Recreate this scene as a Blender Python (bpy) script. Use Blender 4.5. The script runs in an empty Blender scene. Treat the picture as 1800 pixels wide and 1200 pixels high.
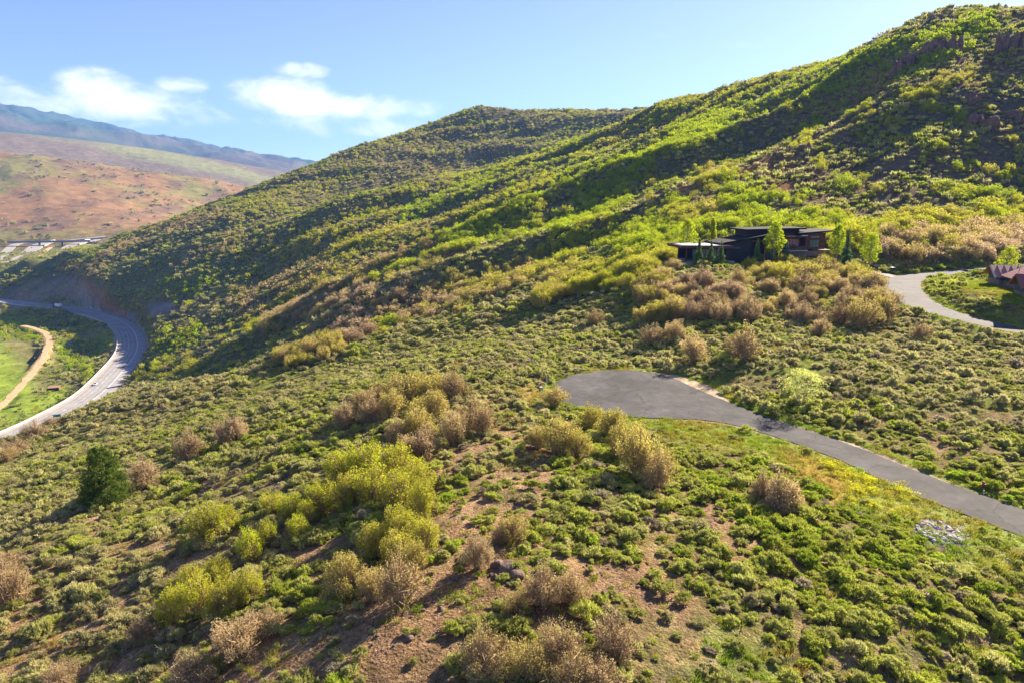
import bpy, bmesh, math, random
import numpy as np
from mathutils import Vector, Matrix
SC = bpy.context.scene
COL = SC.collection
rng = np.random.default_rng(7)
random.seed(7)

# ------------------------------------------------------------------ camera
FPX = 1200.0                      # focal length for an 1800 px wide frame
PITCH = math.radians(12.2)
CP, SP = math.cos(PITCH), math.sin(PITCH)
cam = bpy.data.cameras.new('camera')
cam.sensor_width = 36.0
cam.lens = 24.0
cam.clip_start = 0.5
cam.clip_end = 60000
cam_o = bpy.data.objects.new('camera', cam)
COL.objects.link(cam_o)
cam_o.rotation_euler = (math.pi/2-PITCH, 0, 0)
SC.camera = cam_o

def rays(u, v):
    u = np.asarray(u, float); v = np.asarray(v, float)
    dx = (u-900)/FPX; dy = -(v-600)/FPX
    return dx, CP+dy*SP, -SP+dy*CP
def project(x, y, z):
    d = y*CP-z*SP; up = y*SP+z*CP
    d = np.where(d > 0.5, d, 0.5)
    return 900+FPX*x/d, 600-FPX*up/d

# ------------------------------------------------------------------ noise
def _h(ix, iy, s):
    n = (ix.astype(np.int64)*374761393+iy.astype(np.int64)*668265263+s*1442695041) & 0x7fffffff
    n = ((n ^ (n >> 13))*1274126177) & 0x7fffffff
    n = n ^ (n >> 16)
    return (n & 0xffff)/65535.0
def vnoise(x, y, s=0):
    ix = np.floor(x); iy = np.floor(y); fx = x-ix; fy = y-iy
    fx = fx*fx*fx*(fx*(fx*6-15)+10); fy = fy*fy*fy*(fy*(fy*6-15)+10)
    a = _h(ix, iy, s); b = _h(ix+1, iy, s); c = _h(ix, iy+1, s); d = _h(ix+1, iy+1, s)
    return (a*(1-fx)+b*fx)*(1-fy)+(c*(1-fx)+d*fx)*fy
def fbm(x, y, s=0, n=4):
    t = 0; a = 1; m = 0
    for k in range(n):
        t = t+a*(vnoise(x*2**k+17.3*k, y*2**k-9.1*k, s+k)*2-1); m += a; a *= .5
    return t/m
def sstep(a, b, x):
    t = np.clip((x-a)/(b-a), 0, 1)
    return t*t*(3-2*t)

# ------------------------------------------------------------------ terrain control columns: (u, [(v, distance or -height)])
COLS = {
 1800: [(1300,-37),(1200,-36.5),(1050,-35.5),(910,-34.5),(820,-34),(700,-31.5),(584,-28),(522,-22.8),(475,-22),(430,300),(395,338),(340,372),(250,425),(150,492),(60,570),(12,650),(70,850)],
 1650: [(1300,-36),(1200,-35),(1050,-34),(930,-34.3),(850,-34.2),(760,-33.5),(650,-31),(545,-26.4),(500,-24.9),(474,-23.6),(440,268),(410,298),(340,342),(250,400),(160,468),(95,550),(28,660),(90,880)],
 1500: [(1300,-35),(1200,-34),(1050,-33.2),(950,-33.6),(870,-34),(790,-34),(720,-33),(620,-30),(540,-27),(492,-24.6),(465,-22.4),(430,262),(395,292),(330,345),(260,410),(190,490),(130,590),(88,710),(140,920)],
 1350: [(1300,-33.5),(1200,-33),(1050,-32.5),(900,-33),(800,-33.7),(755,-34),(700,-33.3),(620,-30.5),(540,-27.5),(487,-23.6),(464,-22),(420,268),(385,300),(330,350),(275,425),(222,520),(195,600),(170,680),(142,770),(190,960)],
 1200: [(1300,-32),(1200,-31.8),(1050,-32),(900,-32),(800,-33),(740,-34),(665,-34),(640,-33.5),(560,-29.5),(500,190),(466,214),(450,240),(415,285),(365,345),(312,420),(268,500),(246,545),(232,620),(205,760),(176,870),(205,1050)],
 1050: [(1300,-31.5),(1200,-31),(1050,-31.2),(900,-31.5),(800,-32.5),(735,-34),(655,-34),(640,-34.2),(590,-33),(540,185),(503,214),(520,236),(496,264),(452,312),(402,364),(345,430),(312,495),(308,555),(272,715),(235,860),(292,985),(240,1150),(196,1400),(240,1650)],
 900: [(1300,-31),(1200,-31),(1050,-30.8),(900,-31.2),(800,-32.5),(700,-33.8),(660,-34.2),(620,-35),(570,195),(530,227),(556,248),(522,282),(470,332),(420,385),(372,462),(374,522),(332,655),(302,760),(275,860),(328,965),(272,1120),(230,1240),(194,1380),(240,1600)],
 750: [(1300,-31.5),(1200,-31.5),(1050,-31.5),(900,-32.5),(800,-34),(700,-36),(640,-38.5),(595,203),(566,228),(600,252),(562,292),(500,342),(440,422),(446,478),(400,590),(360,710),(318,840),(368,930),(312,1050),(270,1130),(223,1300),(275,1500)],
 600: [(1300,-33),(1200,-32.5),(1050,-33.5),(900,-35.5),(800,-37.5),(700,-41),(650,190),(606,232),(655,262),(598,310),(552,355),(507,402),(505,452),(460,555),(410,660),(352,795),(380,885),(322,1020),(268,1230),(315,1450)],
 450: [(1300,-35),(1200,-34.5),(1050,-36),(900,-39),(800,-42.5),(720,-46.5),(680,195),(648,228),(690,270),(642,350),(604,400),(568,440),(566,480),(520,585),(470,690),(412,795),(372,915),(332,1150),(385,1350)],
 300: [(1300,-36.5),(1200,-37),(1050,-39.8),(900,-46),(820,-50),(750,-57),(705,215),(676,262),(715,330),(655,480),(622,540),(590,585),(560,640),(520,715),(480,795),(440,875),(412,950),(386,1100),(440,1300)],
 150: [(1300,-39),(1200,-40),(1050,-42.3),(950,-44.5),(880,-47),(800,-55),(755,-64),(722,250),(760,330),(705,-125),(640,-129),(600,-132),(568,-131),(553,-125),(520,856),(484,905),(455,1030),(434,1150),(450,1350),(424,1750),(380,2050),(330,2400),(286,2900),(305,3300),(248,4600),(262,5500),(216,9000),(240,12000)],
 0: [(1300,-41),(1200,-42),(1050,-45),(950,-49),(880,-55.5),(820,-65),(788,228),(830,300),(776,-125),(720,-130),(650,-133),(600,-134),(560,-132),(545,-129),(529,-125),(505,1060),(472,1150),(464,1300),(450,1500),(430,1800),(400,2000),(350,2280),(300,2600),(265,2950),(285,3400),(232,4600),(250,5600),(189,9000),(215,12000)],
}
COLS[835] = [(193,1330),(240,1560)]
COLS[795] = [(209,1310),(262,1520)]
COLS[980] = [(197,1400),(245,1640)]
COLS[75] = [(700,-130),(650,-132.5),(600,-133.5),(572,-132),(556,-130.5),(543,-125)]
COLS[205] = [(660,-128.5),(630,-129.5),(600,-130)]
FAR = {300: [(410,1800),(370,2300),(309,2900),(325,3300),(268,4600),(280,5600),(250,9000),(270,12000)],
       450: [(420,1800),(400,2300),(330,2900),(340,3300),(294,4600),(305,5600),(275,9000),(290,12000)],
       600: [(400,1900),(380,2900),(320,4600),(302,9000),(310,12000)],
       900: [(380,2400),(350,4600),(345,9000),(345,12000)], 1200: [(340,2400),(350,9000)], 1500: [(300,2400),(350,9000)], 1800: [(250,2400),(350,9000)]}
pts = []
def addcol(u, lst, az_off=0.0, zadd=0.0):
    for v, q in lst:
        dx, dy, dz = rays(u, v)
        hd = math.hypot(dx, dy)
        D = q if q > 0 else q*hd/dz
        pts.append((math.atan2(dx, dy)+az_off, math.log(D), dz/hd))
for u, lst in COLS.items(): addcol(u, lst)
for u, lst in FAR.items(): addcol(u, lst)
addcol(0, COLS[0], -0.22); addcol(0, COLS[0], -0.6)
addcol(1800, COLS[1800], 0.18); addcol(1800, COLS[1800], 0.5)
for a in (-3.1416, -2.3, -1.7, 1.7, 2.3, 3.1416):
    for D, z in ((18,-33),(40,-36),(90,-40),(250,-52),(700,-60),(2000,0),(9000,100)):
        pts.append((a, math.log(D), z/D))
for a in (-1.2,-.8,-.4, 0, .4, .8, 1.2):
    pts.append((a, math.log(11), -31.0/11)); pts.append((a, math.log(22), -31.5/22))
pts = np.array(pts)
PA, PL, PE = pts[:,0], pts[:,1], pts[:,2]*np.exp(0)   # elevation tangent
def kern(r2): return 0.5*r2*np.log(r2+1e-12)
n = len(pts)
A = np.zeros((n+3, n+3))
A[:n,:n] = kern((PA[:,None]-PA)**2+(PL[:,None]-PL)**2)+np.eye(n)*4e-5
A[:n,n] = 1; A[:n,n+1] = PA; A[:n,n+2] = PL; A[n:,:n] = A[:n,n:].T
# near the feet the tangent runs away, so interpolate z/(D+30) instead
W = np.linalg.solve(A, np.concatenate([PE*np.exp(PL)/(np.exp(PL)+30), [0,0,0]]))
def base_z(a, l):
    sh = a.shape; a = a.ravel(); l = l.ravel(); out = np.empty_like(a)
    for i in range(0, len(a), 20000):
        aa = a[i:i+20000]; ll = l[i:i+20000]
        out[i:i+20000] = kern((aa[:,None]-PA)**2+(ll[:,None]-PL)**2)@W[:n]+W[n]+W[n+1]*aa+W[n+2]*ll
    return (out*(np.exp(l)+30)).reshape(sh)

# ------------------------------------------------------------------ roads (plan lines: x, y, z, half width)
HWY = [(-330,120,-124,11),(-298,200,-125,11),(-275,280,-125,11),(-264,340,-125,11),(-263,380,-125,11),(-268,420,-125,11),(-287,480,-125,11),(-307,533,-125,11),(-331,580,-125,11),(-360,626,-125,11),(-397,672,-125,11),(-444,715,-125,11),(-497,750,-125,11),(-555,779,-125,11),(-615,808,-125,11),(-700,845,-124,11),(-790,880,-123,11)]
COURT = [(22,116,-34,14.3),(27.5,109.5,-34,9),(33,103.8,-34,5.2),(37.6,98.6,-34,3.9),(41.5,93,-34,3.5),(45.9,86,-34.1,3.4),(49.5,78,-34.3,3.3),(54.6,68,-34.5,3.3),(61,56,-34.7,3.3),(70,42,-35,3.3)]
def pz(u, v, z):
    dx, dy, dz = rays(u, v)
    return float(dx*z/dz), float(dy*z/dz), z
LANE = [(150,92,-29.5,3.6),(127,118,-28.7,3.6)]+[pz(u, v, z)+(w,) for u, v, z, w in ((1800,582,-28,3.5),(1747,571,-27.6,3.6),(1659,549.5,-26.6,3.8),(1606,528,-25.9,4.4),(1583,506,-25.3,5.0),(1592,491,-24.8,4.6),(1636,483,-24.3,3.8),(1702,475,-23.3,3.6),(1750,472.5,-22.8,3.5))]+[(205,232,-22.5,3.5)]
DRIVE = [pz(u, v, z)+(w,) for u, v, z, w in ((1574,487,-24.9,2.8),(1540,479,-24,2.5),(1505,471.5,-23,2.5),(1470,466,-22.3,2.8),(1440,463,-22.05,4))]
PATH = [pz(u, v, -131)+(2.3,) for u, v in ((-90,790),(-40,748),(0,715),(32,682),(58,652),(78,622),(86,600),(78,585),(60,577),(40,572))]
ROADS = [HWY, COURT, LANE, DRIVE, PATH]
def crom(P, m=8):
    P = np.array(P, float); Q = [2*P[0]-P[1]]+list(P)+[2*P[-1]-P[-2]]; out = []
    for i in range(len(P)-1):
        p0, p1, p2, p3 = Q[i:i+4]
        for k in range(m):
            t = k/m
            out.append(.5*(2*p1+(p2-p0)*t+(2*p0-5*p1+4*p2-p3)*t*t+(3*p1-p0-3*p2+p3)*t**3))
    out.append(P[-1])
    return np.array(out)
def dist_line(x, y, line):
    """signed distance to the edge of a variable-width line, and its height there"""
    best = np.full(x.shape, 1e9); hz = np.zeros(x.shape)
    for a, b in zip(line[:-1], line[1:]):
        d = b[:2]-a[:2]; L2 = d@d+1e-9
        t = np.clip(((x-a[0])*d[0]+(y-a[1])*d[1])/L2, 0, 1)
        r = np.hypot(x-a[0]-t*d[0], y-a[1]-t*d[1])-(a[3]+t*(b[3]-a[3]))
        m = r < best
        best = np.where(m, r, best); hz = np.where(m, a[2]+t*(b[2]-a[2]), hz)
    return best, hz
LINES = [crom(r, 6) for r in ROADS]
BLEND = [9, 7, 7, 5, 6]
FAR_PX = {'west_carriageway': ([(-40,470),(0,459),(30,452),(52,443),(64,436),(78,429),(96,424.5),(130,420.5),(165,417.5),(186,415)], 12), 'east_carriageway': ([(72,460),(88,453),(104,446),(116,440),(128,433),(142,427),(158,422.5),(182,418.5)], 10), 'west_ramp': ([(-30,464),(0,452),(10,443),(20,435),(30,430.5),(48,427.5),(70,425),(96,422.5)], 8), 'east_ramp': ([(140,441),(150,436),(156,430.5),(162,425),(172,420.5)], 6), 'gravel_track': ([(36,462),(54,457),(72,447),(84,438),(92,433)], 3.5)}
FAR_LINES = {}
# level building pads: x, y, z, half x, half y, rotation
PADS = [(74, 220, -22.1, 25, 7, 0.25), (136, 163, -22.9, 18, 10, 0.0)]

# ------------------------------------------------------------------ the terrain grid (polar, finer towards the camera)
az = np.unique(np.round(np.concatenate([np.linspace(-math.pi, -1.0, 40), np.linspace(-1.0, -.72, 50), np.linspace(-.72, .72, 780), np.linspace(.72, 1.0, 50), np.linspace(1.0, math.pi, 40)]), 7))
ll = np.concatenate([np.log([.3, 2.0, 4.0, 6.0, 7.6]), np.linspace(math.log(9), math.log(35), 60)[:-1], np.linspace(math.log(35), math.log(1750), 560)[:-1], np.linspace(math.log(1750), math.log(13000), 150)])
AZ, LL = np.meshgrid(az, ll)
DD = np.exp(LL)
GX, GY = np.sin(AZ)*DD, np.cos(AZ)*DD
GZ = base_z(AZ, np.maximum(LL, math.log(10.5)))
GZ = GZ[:6].mean()*(1-sstep(.5, 10, DD))+GZ*sstep(.5, 10, DD)
far_w = sstep(230, 420, DD)
GZ += (1-far_w)*(.35*fbm(GX/9, GY/9, 1, 4)+.10*fbm(GX/1.7, GY/1.7, 2, 2))
rid = 1-np.abs(fbm(GX/70, GY/70, 5, 4))*2
wx, wy = GX+35*fbm(GX/140, GY/140, 11, 3), GY+35*fbm(GX/140+7, GY/140, 12, 3)
spur = 1-np.abs(fbm((wx*-.925-wy*.379)/330, (wx*.379-wy*.925)/95, 14, 3))*2
on_hill = sstep(-118, -80, GZ)
GZ += far_w*(1-sstep(1700, 2200, DD))*((spur-.62)*14*on_hill*(.45+.55*sstep(-230, 20, GX))*(1-.5*sstep(200, 330, GX))+(rid-.6)*3.0+1.2*fbm(GX/16, GY/16, 6, 3)*(.2+.8*on_hill))*np.where(GX > 60, sstep(270, 420, DD), 1)
rid2 = 1-np.abs(fbm(GX/330, GY/330, 8, 5))*2
GZ += sstep(1900, 2300, DD)*(1-sstep(3600, 5200, DD))*(rid2-.6)*16
rid3 = 1-np.abs(fbm(GX/1500+3, GY/1500, 9, 6))*2
GZ += sstep(5500, 8500, DD)*(rid3-.6)*190*(1-sstep(11000, 13000, DD)*.6)
EDGE = np.full(GX.shape, 1e9)
EDGES = []
for ln, bl in zip(LINES, BLEND):
    r, hz = dist_line(GX, GY, ln)
    w = sstep(.6, bl, r)
    GZ = (hz-(.06 if bl == 7 else .18))*(1-w)+GZ*w
    EDGES.append(r); EDGE = np.minimum(EDGE, r)
for px, py, pzz, hx, hy, ro in PADS:
    c, s = math.cos(ro), math.sin(ro)
    lx = (GX-px)*c+(GY-py)*s; ly = -(GX-px)*s+(GY-py)*c
    r = np.hypot(np.maximum(np.abs(lx)-hx, 0), np.maximum(np.abs(ly)-hy, 0))
    w = np.maximum(sstep(0, 6, r), 1-sstep(0, 2, EDGE))
    GZ = pzz*(1-w)+GZ*w
def ground(x, y):
    x = np.asarray(x, float); y = np.asarray(y, float)
    a = np.arctan2(x, y); l = np.log(np.maximum(np.hypot(x, y), .31))
    i = np.clip(np.searchsorted(az, a)-1, 0, len(az)-2); j = np.clip(np.searchsorted(ll, l)-1, 0, len(ll)-2)
    s = np.clip((a-az[i])/(az[i+1]-az[i]), 0, 1); t = np.clip((l-ll[j])/(ll[j+1]-ll[j]), 0, 1)
    return (GZ[j,i]*(1-s)+GZ[j,i+1]*s)*(1-t)+(GZ[j+1,i]*(1-s)+GZ[j+1,i+1]*s)*t
def pick(u, v, zoff=0.0):
    """first point of the terrain seen at picture point (u, v) of the 1800 px frame"""
    dx, dy, dz = rays(u, v); hd = math.hypot(dx, dy); a = math.atan2(dx, dy); e = dz/hd
    i = int(np.clip(np.searchsorted(az, a)-1, 0, len(az)-2)); s = (a-az[i])/(az[i+1]-az[i])
    prof = (GZ[:,i]*(1-s)+GZ[:,i+1]*s)/np.exp(ll)
    k = int(np.argmax(prof >= e)) if (prof >= e).any() else len(ll)-1
    k = max(k, 1)
    t = (e-prof[k-1])/(prof[k]-prof[k-1]+1e-12); t = min(max(t, 0), 1)
    D = math.exp(ll[k-1]+t*(ll[k]-ll[k-1]))
    x, y = math.sin(a)*D, math.cos(a)*D
    return x, y, float(ground(x, y))

# the interchange roads up the valley: laid on the valley floor, which is levelled under them
for nm, (P_, w_) in FAR_PX.items():
    L_ = np.array([(*pick(u, v), w_) for u, v in P_])
    s_ = np.concatenate([[0], np.cumsum(np.linalg.norm(np.diff(L_[:,:2], axis=0), axis=1))])
    L_[:,2] = np.polyval(np.polyfit(s_, L_[:,2], 2), s_)
    FAR_LINES[nm] = crom(L_, 8)
for nm, L_ in FAR_LINES.items():
    r, hz = dist_line(GX, GY, L_)
    w = np.where((DD > 1000), sstep(3, 30, r), 1)
    GZ = (hz-.7)*(1-w)+GZ*w
# ------------------------------------------------------------------ material helpers
def mat(name, rgb, rough=.85, spec=.25, metal=0.0, var=0.0, vscale=3.0, bump=0.0, bscale=20.0):
    m = bpy.data.materials.new(name); m.use_nodes = True
    t = m.node_tree; p = t.nodes['Principled BSDF']
    p.inputs['Base Color'].default_value = (*rgb, 1); p.inputs['Roughness'].default_value = rough
    p.inputs['Specular IOR Level'].default_value = spec; p.inputs['Metallic'].default_value = metal
    if var or bump:
        tc = t.nodes.new('ShaderNodeTexCoord')
        if var:
            nz = t.nodes.new('ShaderNodeTexNoise'); nz.inputs['Scale'].default_value = vscale; nz.inputs['Detail'].default_value = 6
            t.links.new(tc.outputs['Object'], nz.inputs['Vector'])
            mr = t.nodes.new('ShaderNodeMapRange'); mr.inputs[1].default_value = .25; mr.inputs[2].default_value = .75
            mr.inputs[3].default_value = 1-var; mr.inputs[4].default_value = 1+var
            t.links.new(nz.outputs['Fac'], mr.inputs[0])
            mx = t.nodes.new('ShaderNodeVectorMath'); mx.operation = 'SCALE'; mx.inputs[0].default_value = rgb
            t.links.new(mr.outputs[0], mx.inputs['Scale']); t.links.new(mx.outputs[0], p.inputs['Base Color'])
        if bump:
            nb = t.nodes.new('ShaderNodeTexNoise'); nb.inputs['Scale'].default_value = bscale; nb.inputs['Detail'].default_value = 5
            t.links.new(tc.outputs['Object'], nb.inputs['Vector'])
            b = t.nodes.new('ShaderNodeBump'); b.inputs['Strength'].default_value = 1; b.inputs['Distance'].default_value = bump
            t.links.new(nb.outputs['Fac'], b.inputs['Height']); t.links.new(b.outputs[0], p.inputs['Normal'])
    return m

def foliage_mat(name, stops, transl=.35, island=.5, rough=.7):
    """leaf colour chosen per plant by its 'tint', brightness by 'val', varied per leaf"""
    m = bpy.data.materials.new(name); m.use_nodes = True
    t = m.node_tree; t.nodes.remove(t.nodes['Principled BSDF']); N = t.nodes.new; L = t.links.new
    a = N('ShaderNodeAttribute'); a.attribute_type = 'INSTANCER'; a.attribute_name = 'tint'
    v = N('ShaderNodeAttribute'); v.attribute_type = 'INSTANCER'; v.attribute_name = 'val'
    g = N('ShaderNodeNewGeometry')
    j = N('ShaderNodeMath'); j.operation = 'MULTIPLY_ADD'; L(g.outputs['Random Per Island'], j.inputs[0]); j.inputs[1].default_value = .26*island
    j2 = N('ShaderNodeMath'); j2.operation = 'SUBTRACT'; L(a.outputs['Fac'], j2.inputs[0]); j2.inputs[1].default_value = .13*island
    L(j2.outputs[0], j.inputs[2])
    r = N('ShaderNodeValToRGB'); L(j.outputs[0], r.inputs[0])
    while len(r.color_ramp.elements) < len(stops): r.color_ramp.elements.new(.5)
    for e, (p, c) in zip(r.color_ramp.elements, stops): e.position = p; e.color = (*c, 1)
    k = N('ShaderNodeMath'); k.operation = 'MULTIPLY_ADD'; L(g.outputs['Random Per Island'], k.inputs[0]); k.inputs[1].default_value = island; k.inputs[2].default_value = 1-island/2
    kk = N('ShaderNodeMath'); kk.operation = 'MULTIPLY'; L(k.outputs[0], kk.inputs[0]); L(v.outputs['Fac'], kk.inputs[1])
    s = N('ShaderNodeVectorMath'); s.operation = 'SCALE'; L(r.outputs[0], s.inputs[0]); L(kk.outputs[0], s.inputs['Scale'])
    d = N('ShaderNodeBsdfDiffuse'); d.inputs['Roughness'].default_value = rough; L(s.outputs[0], d.inputs[0])
    tr = N('ShaderNodeBsdfTranslucent'); L(s.outputs[0], tr.inputs[0])
    mx = N('ShaderNodeMixShader'); mx.inputs[0].default_value = transl; L(d.outputs[0], mx.inputs[1]); L(tr.outputs[0], mx.inputs[2])
    L(mx.outputs[0], t.nodes['Material Output'].inputs[0])
    return m

M = {}
M['sage'] = foliage_mat('sagebrush leaves', [(0, (.30,.25,.165)), (.12, (.41,.37,.17)), (.4, (.37,.375,.10)), (.7, (.325,.355,.048)), (1, (.26,.35,.028))], .38, .5)
M['oak'] = foliage_mat('oak leaves and twigs', [(0, (.50,.375,.22)), (.25, (.49,.385,.15)), (.5, (.45,.42,.06)), (.75, (.45,.46,.035)), (1, (.38,.47,.02))], .5, .5)
M['pale_leaf'] = foliage_mat('pale young leaves', [(0, (.50,.52,.20)), (1, (.52,.56,.14))], .5, .4)
M['grass'] = foliage_mat('grass blades', [(0, (.36,.26,.06)), (.5, (.29,.29,.03)), (1, (.21,.32,.02))], .4, .5)
M['flower'] = foliage_mat('yellow petals', [(0, (.70,.66,.03)), (1, (.80,.76,.05))], .3, .3)
M['needle'] = foliage_mat('conifer needles', [(0, (.13,.17,.018)), (.5, (.08,.13,.04)), (1, (.09,.15,.09))], .25, .8)
M['bark'] = mat('oak bark', (.34,.235,.13), .95, .1, var=.3, vscale=4)
M['pale_bark'] = mat('pale bark', (.30,.27,.21), .95, .1, var=.3, vscale=4)
M['dead'] = mat('grey dead wood', (.30,.26,.22), .95, .1, var=.2)
M['rock'] = mat('brown rock', (.155,.105,.08), .95, .15, var=.35, vscale=1.5, bump=.05, bscale=6)
M['cliff'] = mat('weathered cliff rock', (.20,.125,.10), .95, .1, var=.45, vscale=.35, bump=.4, bscale=1.2)
M['stone'] = mat('pale grey stone', (.46,.42,.40), .9, .2, var=.3, vscale=3, bump=.02, bscale=14)
M['pink_stone'] = mat('pinkish stone', (.46,.30,.23), .9, .2, var=.3, vscale=3, bump=.02, bscale=14)

# ------------------------------------------------------------------ object helpers
def mk_mesh(name, V, Fc, mats=(), fm=None, smooth=False):
    me = bpy.data.meshes.new(name)
    me.from_pydata([tuple(map(float, v)) for v in V], [], [tuple(map(int, f)) for f in Fc])
    for m_ in mats: me.materials.append(m_)
    if fm is not None: me.polygons.foreach_set('material_index', np.asarray(fm, np.int32))
    if smooth: me.polygons.foreach_set('use_smooth', np.ones(len(me.polygons), bool))
    me.update()
    return me
def link(name, me, parent=None, loc=(0,0,0), rot=(0,0,0), scale=(1,1,1)):
    o = bpy.data.objects.new(name, me); COL.objects.link(o)
    o.location = loc; o.rotation_euler = rot; o.scale = scale
    if parent is not None: o.parent = parent
    return o
def thing(name, label, cat, loc=(0,0,0), rz=0.0, group=None, me=None, scale=(1,1,1)):
    o = link(name, me, None, loc, (0,0,rz), scale)
    o['label'] = label; o['category'] = cat
    if group: o['group'] = group
    return o
class MB:
    """collects simple solids, then links them as one mesh object"""
    def __init__(self): self.V = []; self.F = []; self.fm = []
    def add(self, V, Fc, mi=0):
        b = len(self.V); self.V += [tuple(v) for v in V]; self.F += [tuple(i+b for i in f) for f in Fc]; self.fm += [mi]*len(Fc); return self
    def box(self, x0, x1, y0, y1, z0, z1, mi=0, rz=0.0, c=(0,0), top=None):
        """top: optional (shrink x, shrink y) of the upper face"""
        tx, ty = top or (0, 0)
        V = [(x0,y0,z0),(x1,y0,z0),(x1,y1,z0),(x0,y1,z0),(x0+tx,y0+ty,z1),(x1-tx,y0+ty,z1),(x1-tx,y1-ty,z1),(x0+tx,y1-ty,z1)]
        if rz:
            cs, sn = math.cos(rz), math.sin(rz)
            V = [(c[0]+(x-c[0])*cs-(y-c[1])*sn, c[1]+(x-c[0])*sn+(y-c[1])*cs, z) for x, y, z in V]
        return self.add(V, [(0,3,2,1),(4,5,6,7),(0,1,5,4),(1,2,6,5),(2,3,7,6),(3,0,4,7)], mi)
    def prism(self, poly, axis, a, b, mi=0):
        """polygon in the two other axes extruded along axis from a to b"""
        n_ = len(poly)
        def pt(p, q): return (q, p[0], p[1]) if axis == 'x' else (p[0], q, p[1]) if axis == 'y' else (p[0], p[1], q)
        V = [pt(p, a) for p in poly]+[pt(p, b) for p in poly]
        Fc = [tuple(range(n_))[::-1], tuple(range(n_, 2*n_))]+[(i, (i+1) % n_, n_+(i+1) % n_, n_+i) for i in range(n_)]
        return self.add(V, Fc, mi)
    def tube(self, P, R, mi=0, k=6, cap=True):
        P = [Vector(p) for p in P]; V = []; Fc = []
        for i, p in enumerate(P):
            d = (P[min(i+1, len(P)-1)]-P[max(i-1, 0)]).normalized()
            u = d.orthogonal().normalized(); w = d.cross(u); r = R[i] if hasattr(R, '__len__') else R
            V += [tuple(p+(u*math.cos(6.2832*j/k)+w*math.sin(6.2832*j/k))*r) for j in range(k)]
        for i in range(len(P)-1):
            for j in range(k): Fc.append((i*k+j, i*k+(j+1) % k, (i+1)*k+(j+1) % k, (i+1)*k+j))
        if cap: Fc += [tuple(range(k))[::-1], tuple((len(P)-1)*k+j for j in range(k))]
        return self.add(V, Fc, mi)
    def mesh(self, name, mats, smooth=False):
        me = mk_mesh(name, self.V, self.F, mats if isinstance(mats, (list, tuple)) else [mats], self.fm, smooth)
        bm = bmesh.new(); bm.from_mesh(me); bmesh.ops.recalc_face_normals(bm, faces=bm.faces); bm.to_mesh(me); bm.free()
        return me
    def build(self, name, mats, parent=None, bevel=0.0, smooth=False, **kw):
        o = link(name, self.mesh(name, mats, smooth), parent, **kw)
        if bevel:
            md = o.modifiers.new('bevel', 'BEVEL'); md.width = bevel; md.segments = 2
        return o

# ------------------------------------------------------------------ what covers the ground
UU, VV = project(GX, GY, GZ)
def cap(u, v, s):
    """soft stroke in the plan of the photograph, used to place real ground cover and planting"""
    u1, v1, u2, v2, w = s[:5]
    d = (u2-u1)**2+(v2-v1)**2+1e-9
    t = np.clip(((u-u1)*(u2-u1)+(v-v1)*(v2-v1))/d, 0, 1)
    r = np.hypot(u-u1-t*(u2-u1), (v-v1-t*(v2-v1)))/w
    return np.clip(1.5-r, 0, 1)
def caps(u, v, L):
    m = np.zeros(np.shape(u))
    for s in L: m = np.maximum(m, cap(u, v, s)*(s[5] if len(s) > 5 else 1))
    return m
SOIL = [(860,1010,700,1130,75),(880,980,940,840,40,.8),(820,900,870,1000,50),(520,960,760,1080,45,.8),(780,1060,1000,1040,50),(960,1020,1120,1010,40,.8),(1250,900,1300,990,26,.7),(1100,1030,1190,1060,30,.8),(1190,1150,1300,1130,26,.7),(700,830,870,790,30,.6),(60,900,420,860,40,.5),(0,1000,350,1020,70,.55),(0,1130,500,1160,80,.6),(430,760,520,760,20,.6),(1000,760,1030,830,22,.6),(900,740,870,830,24,.6)]
GRASS = [(1120,745,1400,790,24),(1400,790,1560,880,45),(1560,880,1760,940,38),(1170,690,1300,715,16,.9),(1700,960,1800,1010,40,.8),(1270,1130,1370,1190,40,.6),(930,690,985,720,12,.8),(1700,500,1790,520,14),(1480,470,1530,490,14,.9),(1500,455,1740,462,9,.7),(0,640,40,720,60),(0,590,50,575,25,.9),(230,640,330,600,30,.5),(280,600,350,560,20,.5),(10,460,100,470,10,.8),(130,560,190,610,14,.8),(60,690,140,600,20,.5)]
LAWN = [(1712,504,1790,522,11)]
SHALE = [(30,525,110,500,16),(110,500,165,520,18),(190,555,230,560,10,.8),(270,545,300,540,10,.7)]
REDS = [(1240,345,1290,335,8,.8),(740,395,800,390,8,.6),(900,262,915,258,6,.9),(880,268,850,270,8,.6),(690,320,780,300,16,.3),(770,440,880,470,8,.3),(430,560,470,580,10,.4),(150,500,215,555,12,.5),(260,440,280,432,6,.9),(1150,310,1200,330,10,.4)]
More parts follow.
